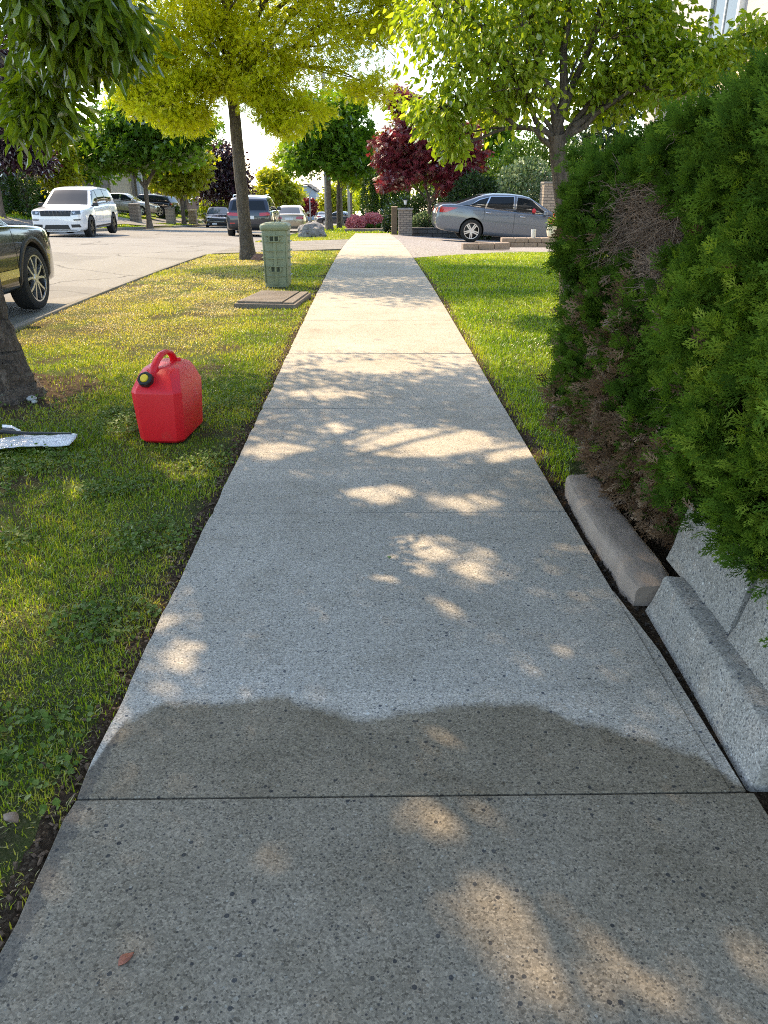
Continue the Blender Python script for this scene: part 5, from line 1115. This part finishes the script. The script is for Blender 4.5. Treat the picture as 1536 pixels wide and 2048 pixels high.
def var(S, sx=1., sz=1., sy=1., **k):
    D = _c.deepcopy(S); D['W'] *= sy; D['yr'] *= sy; D['wx'] = tuple(x*sx for x in D['wx'])
    for key in ('low',): D[key] = [(a*sx, b*sz, c_*sz, d) for a, b, c_, d in D[key]]
    D['cab'] = [(a*sx, b*sz) for a, b in D['cab']]
    for key in ('ws', 'rw'): D[key] = [(a*sx, b*sy, c_*sz) for a, b, c_ in D[key]]
    D['side'] = [[(a*sx, b*sz) for a, b in q_] for q_ in D['side']]
    for key in ('front', 'rear'): D[key] = [(n, [(a*sy, b*sz) for a, b in q_], m, s_) for n, q_, m, s_ in D[key]]
    if 'sidep' in D: D['sidep'] = [(n, [(a*sx, b*sz) for a, b in q_], m) for n, q_, m in D['sidep']]
    D['mir'] = (D['mir'][0]*sx, D['mir'][1]*sy, D['mir'][2]*sz); D['gaps'] = [(a*sx, b*sz, c_*sz) for a, b, c_ in D['gaps']]; D['handles'] = [(a*sx, b*sz) for a, b in D['handles']]
    D.update(k); return D
P_ = lambda n, c, m=.3, r=.28: mat_paint(n, c, m, r)
def rz(x, y): return float(road_z(x, y))
# white four-wheel drive across the road
wc = car('suv', 'white off-road car with black grille parked facing us on the far side of the road', 'car', SUV, P_('white_paint', (.74, .76, .79), 0., .25), (-11.35, 31.4, rz(-11.3, 31.4)), -88, 0, wheelmat='rimd', group='cars parked on the road')
M['greybar'] = mat_plain('grey_bar', (.10, .10, .11), .35, .5); gp = [c for c in wc.children if c.name.startswith('grille')][0]
for i in range(8):
    gb = MB(); yy = -.49+i*.14; gb.box((2.418-abs(yy)*.05, yy, .895), (.03, .022, .16)); gb.build('grille_bar', M['greybar'], gp)
# dark olive car cut off by the left edge
GS = var(SUV, .93, .90, .94, arch=1, nsp=5, twin=2, rr=.262, r=.365, tw=.235, hmat='chrome', sill=(-.95, .90, .44, .53, 'chrome'), mirmat='', gaps=[(.93, .45, 1.02), (0, .42, 1.04)]); GS['mir'] = (.30, .90, 1.06)
car('crossover', 'glossy dark olive car at the left edge with black arches and polished spoked wheels', 'car', GS, P_('olive_paint', (.014, .018, .012), .2, .2), (-4.93, 8.10, rz(-4.9, 8.1)-.02), 90, 0, group='cars parked on the road')
# navy SUV seen from behind the golden tree's trunk
car('suv', 'dark navy car seen from behind beyond the golden tree trunk', 'car', var(SUV, .98, .97, 1.06, rails=(-1.7, .1, 1.70), mirmat='', rear=[('tail_light', [(.46, .92), (.90, .95), (.90, 1.07), (.46, 1.05)], 'tail', 1), ('number_plate', [(-.22, .80), (.22, .80), (.22, .93), (-.22, .93)], 'plate', 0), ('rear_bumper', [(-.86, .36), (.86, .36), (.86, .60), (-.86, .60)], 'trim', 0), ('reflector', [(.60, .62), (.82, .62), (.82, .66), (.60, .66)], 'tail', 1)]),
    P_('navy_paint', (.022, .028, .045), .4, .25), (-5.30, 36.9, rz(-5.2, 36.9)), 92, 0, group='cars parked on the road')
car('sedan', 'pale gold sedan parked ahead of the dark navy car', 'car', var(SED, 1., 1.), P_('gold_paint', (.42, .36, .27), .5, .28), (-4.75, 48.4, rz(-4.7, 48.4)), 92, 0, group='cars parked on the road')
car('coupe', 'black low coupe with wide nose parked facing us across the road', 'car', var(SED, 1.0, .98, 1.03, r=.36, rr=.26, front=[('grille', [(-.60, .55), (.60, .55), (.62, .66), (-.62, .66)], 'trim', 0), ('number_plate', [(-.45, .30), (-.12, .30), (-.12, .42), (-.45, .42)], 'plate', 0), ('headlight', [(.62, .56), (.74, .57), (.74, .66), (.62, .66)], 'lampd', 1), ('fog_light', [(.66, .30), (.76, .30), (.76, .38), (.66, .38)], 'lamp', 1)]),
    P_('black_paint', (.014, .015, .017), .3, .22), (-11.3, 60, rz(-11.3, 60)), -80, 0, wheelmat='rimd', glass=M['glassl'], group='cars parked on the road')
car('sedan', 'silver-beige sedan on the sloping driveway behind the white car', 'car', var(SED, 1., 1.), P_('silver_paint', (.44, .41, .38), .6, .3), (-18.55, 61.3, Z(-18.5, 61.3)+.02), 2, -3, group='cars on the driveways across the road')
car('estate_car', 'black estate car with red tail lights behind the silver-beige sedan across the road', 'car', var(SUV, 1., .92, .95), P_('dark_paint', (.016, .019, .026), .4, .25), (-18.2, 66.0, Z(-18.2, 66)+.02), 172, 3, group='cars on the driveways across the road')
# grey sedan on the right driveway
AC = var(SED, 1.12, 1.11, r=.372, sidep=[('tail_light', [(-2.74, .90), (-2.52, .90), (-2.12, 1.075), (-2.70, 1.075)], 'tail')])
AC['low'][0] = (AC['low'][0][0]-.05, .50, .84, .88); AC['low'][1] = (AC['low'][1][0]-.05, .40, 1.06, .93); AC['low'][2] = (AC['low'][2][0]-.03, .33, 1.15, .955)
ac = car('sedan', 'grey sedan with chrome window trim parked nose-down on the right driveway', 'car', AC, P_('grey_paint', (.125, .150, .185), .3, .28), (4.98, 28.4, Z(4.98, 28.4)+.0), 1.5, -4.0)
ob = MB(); ob.lathe([(.02, -.08), (.06, -.05), (.075, 0), (.06, .05), (.02, .08)], (.52, -.80, 1.15), 12); ob.build('window_ornament', mat_plain('red_petals', (.5, .02, .03), .5), ac, smooth=True)
# cars far down the road
car('hatchback', 'small distant blue car coming up the middle of the road', 'car', var(SUV, .88, .86, .92, front=[('grille', [(-.5, .6), (.5, .6), (.5, .8), (-.5, .8)], 'trim', 0), ('headlight', [(.5, .78), (.8, .80), (.78, .92), (.55, .92)], 'lamp', 1)]), P_('blue_paint', (.10, .17, .30), .4, .25), (-9.9, 122, rz(-9.9, 122)), -88, 2.4, group='distant cars', detail=False)
car('sedan', 'small distant white car between the maple trunk and the lamp pole', 'car', var(SED, 1., 1.05), P_('white_paint_far', (.7, .7, .7), 0, .3), (-6.8, 112, rz(-6.8, 112)), 100, -2.4, group='distant cars', detail=False)
car('sedan', 'small distant dark car seen between the two street tree trunks', 'car', var(SED, 1., 1.05), P_('dark_paint_far', (.03, .035, .05), .3, .3), (-3.9, 96, rz(-3.9, 96)), 165, 0, group='distant cars', detail=False)
# ------------------------------------------------------------------ masonry, houses, street furniture
def mat_brick(name, c1, c2, mortar, w=.22, h=.09, bump=.6, ms=.012):
    t = NT(name); o = t.sep(t.objco()); v = t.N('CombineXYZ'); t.set(v.inputs[0], t.math('ADD', o[0], o[1])); t.set(v.inputs[1], o[2])
    b = t.N('TexBrick'); t.set(b.inputs['Vector'], v); b.inputs['Scale'].default_value = 1.0; b.inputs['Brick Width'].default_value = w; b.inputs['Row Height'].default_value = h
    b.inputs['Mortar Size'].default_value = ms; t.set(b.inputs['Color1'], c1); t.set(b.inputs['Color2'], c2); t.set(b.inputs['Mortar'], mortar)
    n = t.noise(t.objco(), 7, 5, .7); c = t.mix(t.math('MULTIPLY', n, .5), b.outputs[0], t.mix(1., b.outputs[0], (.6, .55, .5), 'MULTIPLY'))
    hgt = t.math('ADD', t.math('SUBTRACT', 1., b.outputs['Fac']), t.math('MULTIPLY', n, .6))
    return t.done(t.pbsdf(Base_Color=c, Roughness=.9, Normal=t.bump(hgt, bump, .02)))
def mat_siding(name, c, h=.15):
    t = NT(name); o = t.sep(t.objco()); f = t.math('FRACT', t.math('DIVIDE', o[2], h)); n = t.noise(t.objco(), 2, 4)
    col = t.mix(t.math('MULTIPLY', n, .4), c, tuple(k*.8 for k in c))
    return t.done(t.pbsdf(Base_Color=col, Roughness=.7, Normal=t.bump(t.math('SUBTRACT', 1., f), 1., .03)))
M['stone'] = mat_brick('ledge_stone', (.36, .30, .24), (.26, .215, .18), (.13, .115, .10), .24, .085)
M['stone2'] = mat_brick('tan_block', (.50, .41, .31), (.40, .32, .25), (.18, .155, .13), .30, .10)
M['redbrick'] = mat_brick('red_brick', (.30, .15, .10), (.22, .12, .09), (.22, .2, .18), .24, .085)
M['greyblock'] = mat_brick('grey_block', (.14, .14, .145), (.11, .11, .115), (.05, .05, .05), .42, .16)
M['capstone'] = mat_plain('capstone', (.26, .23, .20), .85, var=.25, nscale=9, bump=.4)
M['wood'] = mat_plain('brown_wood', (.17, .125, .085), .8, var=.3, nscale=9)
M['white'] = mat_plain('white_trim', (.74, .74, .73), .5, var=.05); M['tan'] = mat_plain('tan_fascia', (.50, .40, .28), .6)
M['sidg'] = mat_siding('grey_siding', (.40, .37, .35)); M['sidd'] = mat_siding('dark_grey_siding', (.075, .08, .09)); M['sidt'] = mat_siding('taupe_siding', (.32, .28, .24))
M['sidb'] = mat_siding('blue_grey_siding', (.30, .35, .42), .3)
M['roof'] = mat_plain('roof_shingle', (.075, .07, .068), .9, var=.4, nscale=20, bump=.5); M['gdoor'] = mat_plain('tan_garage_door', (.47, .39, .29), .6, var=.08)
def pillar(label, x, y, w, h, mat, group=None, lamp=False, base=-.15):
    r = empty('stone_pillar', (x, y, Z(x, y)), label=label, cat='pillar', group=group)
    b = MB(); b.box((0, 0, (h-.06+base)/2), (w, w, h-.06-base)); b.build('shaft', mat, r, bevel=.015)
    c = MB(); c.box((0, 0, h-.03), (w+.07, w+.07, .065), taper=.97); c.build('cap', M['capstone'], r, bevel=.012)
    return r
pillar('stone pillar with a small lamp on top beside the brown post', 1.42, 33.2, .56, 1.04, M['stone'], 'stone pillars by the right driveway')
lp = empty('pillar_lamp', (1.42, 33.2, Z(1.42, 33.2)+1.04), label='small white glass lamp on top of the stone pillar under the red maple', cat='lamp')
b = MB(); b.lathe([(.05, 0), (.05, .02), (.018, .04), (.018, .12), (.04, .14)], n=12); b.build('base', M['trim'], lp, smooth=True, auto=40)
b = MB(); b.lathe([(.045, .13), (.075, .28), (.08, .30)], n=8); b.build('glass', mat_plain('frosted_glass', (.72, .72, .70), .3), lp)
b = MB(); b.lathe([(.09, .30), (.05, .35), (.012, .38), (.012, .41)], n=8); b.build('roof', M['trim'], lp)
pr_ = pillar('tall tan brick pillar behind the nose of the grey sedan', 6.95, 31.2, .75, 2.25, M['stone2'], 'stone pillars by the right driveway')
fn = empty('metal_railing', (6.95, 31.2, Z(6.95, 31.2)+2.25), label='short row of black metal spikes on the tall tan pillar', cat='railing')
b = MB(); b.box((0, 0, .03), (.66, .03, .02)); [b.tube([(-.3+.1*i, 0, 0), (-.3+.1*i, 0, .22)], .012, 5) for i in range(7)]; b.build('spike_row', M['trim'], fn)
pillar('mossy stone pillar in front of the silver-beige sedan across the road', -15.75, 54.2, .62, 1.15, M['stone'], 'stone pillars across the road')
pillar('stone pillar with thick cap left of the slim yellow tree across the road', -14.75, 59.6, .60, 1.10, M['stone2'], 'stone pillars across the road')
pillar('stone pillar right of the slim yellow tree across the road', -13.75, 62.5, .58, 1.05, M['stone2'], 'stone pillars across the road')
po = empty('post', (1.02, 34.9, Z(1.02, 34.9)), label='plain square brown post standing left of the stone pillar', cat='post')
b = MB(); b.box((0, 0, .48), (.24, .24, 1.2)); b.build('shaft', M['wood'], po, bevel=.012); b = MB(); b.box((0, 0, 1.09), (.27, .27, .025)); b.build('cap', M['tan'], po, bevel=.006)
lw = MB(); lw.box((0, 0, .05), (5.2, .3, .70)); o = lw.build('low_wall', M['greyblock'], bevel=.02); o.location = (4.35, 34.0, Z(3., 34)-.02); tag(o, 'low dark grey block wall behind the grey sedan', 'wall')
st = MB(); st.box((0, 0, .03), (2.2, .25, .22)); o = st.build('stone_edging', M['stone'], bevel=.02); o.location = (-.2, 39.5, Z(-.2, 39.5)); tag(o, 'long low stone edging in front of the azaleas', 'edging stone')
w = empty('low_wall', (4.25, 20.1, Z(4.2, 20.1)+.13), label='low tan block wall beside the lawn in front of the grey sedan', cat='wall')
for j in range(2):
    for i in range(6):
        b = MB(); b.box((-.84+i*.335+(.05 if j else -.05), 0, .03+j*.115), (.325, .28, .108)); b.build('block', M['edging'], w, bevel=.012)
w2 = empty('stone_kerb', (2.85, 19.55, Z(2.85, 19.55)+.06), R(8), label='short row of flush tan kerb stones between lawn and driveway', cat='edging stone')
for i in range(3):
    b = MB(); b.box((-.42+i*.40, 0, .02), (.39, .20, .16)); b.build('stone', M['edging'], w2, bevel=.015)
fpz = Z(4.2, 20.1)+.13+.199
fp = empty('flower_pot', (4.62, 20.10, fpz), label='cream flower pot with red flowers on the end of the low tan wall', cat='flower pot')
b = MB(); b.lathe([(.10, 0), (.16, .04), (.19, .16), (.17, .26), (.18, .28), (.15, .28), (.14, .22)], n=20); b.build('pot', mat_plain('cream_glaze', (.72, .66, .50), .35), fp, smooth=True, auto=40)
g_ = np.random.default_rng(5); n = 160; v = g_.normal(0, 1, (n, 3)); v /= np.linalg.norm(v, axis=1)[:, None]
scatter_leaves('foliage', v*[.2, .2, .13]*g_.random((n, 1))**.4+[0, 0, .36], .09, OVATE, g_, M['lf_green'], fp, updown=.8)
v = v[:46]; scatter_leaves('flower', v*[.19, .19, .13]+[0, 0, .42], .06, ROUND, g_, mat_leaf('red_petals', [(.45, .01, .015), (.65, .03, .03)], .3), fp, updown=.8)
cu = MB(); cu.lathe([(.05, 0), (.058, .02), (.062, .20), (.056, .20), (.05, .03)], n=18); o = cu.build('glass_jar', mat_plain('milky_glass', (.72, .72, .70), .15, coat=.8), smooth=True, auto=40); o.location = (4.10, 20.08, Z(4.2, 20.1)+.13+.199); tag(o, 'white glass jar standing on the low tan wall', 'jar')

def house(name, label, x0, y0, y1, depth, h, mat, doors=(), wins=(), face=1, eave=.5, roofh=2.2, zoff=0., group=None, extra=None, base=1.5):
    """street front in the plane x = x0; face +1 looks to +x"""
    z0 = Z(x0, (y0+y1)/2)+zoff; r = empty(name, (x0, y0, z0), label=label, cat='house', group=group); L = y1-y0; d = -face*depth
    b = MB(); b.box((d/2, L/2, (h-base)/2), (abs(d), L, h+base)); b.build('wall', mat, r)
    rb = MB(); xa, xb = face*eave, d-face*eave
    rb.add([(xa, -eave, h), (xa, L+eave, h), (xb, L+eave, h), (xb, -eave, h), ((xa+xb)/2, L*.18, h+roofh), ((xa+xb)/2, L*.82, h+roofh), (xa, -eave, h-.18), (xa, L+eave, h-.18), (xb, L+eave, h-.18), (xb, -eave, h-.18)],
           [(0, 1, 5, 4), (1, 2, 5), (2, 3, 4, 5), (3, 0, 4), (6, 7, 1, 0), (7, 8, 2, 1), (8, 9, 3, 2), (9, 6, 0, 3), (9, 8, 7, 6)]); rb.build('roof', M['roof'], r)
    for (a, c, zt, mt) in doors:
        g = MB(); g.box((face*.03, (a+c)/2, zt/2), (.10, c-a, zt)); 
        for i in range(1, 4): g.box((face*.082, (a+c)/2, zt*i/4), (.012, c-a-.1, .03))
        o = g.build('garage_door', mt, r)
        f = MB(); f.box((face*.06, a-.09, zt/2+.05), (.18, .18, zt+.1)); f.box((face*.06, c+.09, zt/2+.05), (.18, .18, zt+.1)); f.box((face*.06, (a+c)/2, zt+.12), (.2, c-a+.4, .22)); f.build('door_frame', M['tan'], r)
    for (a, c, za, zb_) in wins:
        f = MB(); t_ = .10
        for cc, dd in (((face*.05, a, (za+zb_)/2), (.14, t_, zb_-za)), ((face*.05, c, (za+zb_)/2), (.14, t_, zb_-za)), ((face*.05, (a+c)/2, za), (.18, c-a+.2, t_)), ((face*.05, (a+c)/2, zb_), (.14, c-a+.2, t_)), ((face*.04, (a+c)/2, (za+zb_)/2), (.07, .05, zb_-za))): f.box(cc, dd)
        f.build('window', M['white'], r); g = MB(); g.box((face*.02, (a+c)/2, (za+zb_)/2), (.06, c-a-.05, zb_-za-.05)); g.build('pane', M['glassl'], r.children[-1])
    return r
house('house', 'dark grey house at the left behind the cedar columns', -22.5, 41, 52.5, 9, 5.6, M['sidd'], (), ((6.2, 7.8, 1.2, 2.6), (2, 4, 1.2, 2.6), (7, 9, 3.6, 4.8)), zoff=.6, group='houses across the road')
h1 = house('house', 'stone house with tan garage door behind the white car', -21.2, 63.5, 77.5, 9, 3.3, M['stone'], ((3.2, 8.6, 2.35, M['gdoor']),), (), zoff=.55, roofh=2.8, group='houses across the road')
c = MB(); [c.box((.35, y_, 1.3), (.26, .26, 2.7)) for y_ in (10.4, 11.3, 13.2)]; c.box((.35, 11.8, 2.75), (.34, 3.4, .22)); c.build('porch', M['white'], h1)
house('house', 'red brick house with brown garage door beyond the silver-beige sedan', -21., 83, 98, 9, 3.2, M['redbrick'], ((4.2, 8.8, 2.2, mat_plain('brown_garage_door', (.26, .19, .13), .6)),), ((10.5, 12, .9, 2.),), zoff=.25, roofh=2.6, group='houses across the road')
house('house', 'pale house with white garage door far along the left side', -20.5, 101, 114, 9, 3.4, M['sidt'], ((1, 5.5, 2.3, M['white']), (7, 11.5, 2.3, M['white'])), (), zoff=.3, group='houses across the road')
hr2 = house('house', 'grey-sided house with white window frames above the hedge on the right', 8.0, 5.5, 24.5, 9, 7.0, M['sidg'], (), ((13.4, 15.0, 4.2, 5.8), (6.6, 8.6, 4.35, 6.0), (10.0, 11.6, 4.6, 6.0), (7.2, 9.6, 1.9, 3.25), (2.2, 4.2, 4.35, 6.0)), face=-1, eave=.6)
b = MB(); b.box((-.10, 9.5, 3.72), (.24, 19.2, .34)); b.build('fascia_band', M['tan'], hr2, bevel=.02); b = MB(); b.box((-.14, 9.5, 3.95), (.30, 19.2, .10)); b.build('white_band', M['white'], hr2, bevel=.01)
b = MB(); b.box((-.55, 16.6, 3.55), (1.1, 3.6, .22)); [b.box((-1.06, 14.9+.14*i, 4.08), (.035, .05, .80)) for i in range(25)]; b.box((-1.06, 16.6, 4.50), (.07, 3.6, .08)); b.box((-1.06, 16.6, 3.72), (.06, 3.6, .08)); b.build('balcony_railing', M['white'], hr2)
b = MB(); b.prism([(-.45, 3.35), (.05, 3.75), (.05, 3.45), (-.45, 3.15)], .5, 13.2, 'y'); b.build('porch_roof', M['tan'], hr2)
bl = empty('building', (-17.2, 205, Z(-17, 205)), label='blue-grey gabled building far down the road', cat='building')
b = MB(); b.prism([(-3.2, -1), (3.4, -1), (3.4, 6.2), (1.2, 7.6), (-1., 7.4), (-3.2, 5.2)], 0, 14, 'y'); b.build('wall', M['sidb'], bl)
b = MB(); [b.box((-2.0+1.5*i, -.04, 3.2+1.9*(j-.5)), (.8, .1, 1.1)) for i in range(4) for j in range(2)]; b.build('window_row', M['glassl'], bl)
b = MB(); b.prism([(-3.6, 5.1), (-1.1, 7.5), (1.25, 7.75), (3.8, 6.1), (3.8, 6.35), (1.25, 8.0), (-1.1, 7.75), (-3.6, 5.35)], -.4, 14.4, 'y'); b.build('roof', M['roof'], bl)
fh = empty('house', (-8.6, 165, Z(-8.6, 165)), label='small distant house with dark gabled roof at the end of the road', cat='house')
b = MB(); b.prism([(-3, -1), (3, -1), (3, 2.6), (0, 4.4), (-3, 2.6)], 0, 9, 'y'); b.build('wall', M['sidt'], fh); b = MB(); b.prism([(-3.5, 2.4), (0, 4.5), (3.5, 2.4), (3.5, 2.7), (0, 4.85), (-3.5, 2.7)], -.4, 9.4, 'y'); b.build('roof', M['roof'], fh)
M['pole'] = mat_plain('weathered_pole', (.36, .33, .30), .85, var=.2, nscale=5)
for x, y, rad, h, lb in [(-2.70, 50, .15, 8.5, 'pale grey utility pole between the maple and the dark-stemmed street tree'), (-2.15, 80, .14, 8.0, 'pale slim pole farther away beside the azaleas')]:
    b = MB(); b.tube([(0, 0, -.3), (0, 0, h*.5), (0, 0, h)], [rad, rad*.9, rad*.75], 14); o = b.build('utility_pole', M['pole'], smooth=True, auto=40); o.location = (x, y, Z(x, y)); tag(o, lb, 'pole', 'poles on the verge')
sl_ = empty('street_light', (-6.75+3.0, 92, Z(-3.7, 92)), label='arched grey street light far along the road', cat='street light'); sl_.location.x = -6.9
b = MB(); b.tube([(0, 0, -.3), (0, 0, 3.2)], .07, 8); b.tube(curve((0, 0, 3.1), (1.5, 0, 3.9), (.1, 0, 4.1), 10), .05, 6); b.build('pole', M['pole'], sl_, smooth=True)
b = MB(); b.box((1.7, 0, 3.86), (.55, .2, .12), taper=.8); b.build('lamp_head', M['trim'], sl_, bevel=.03)
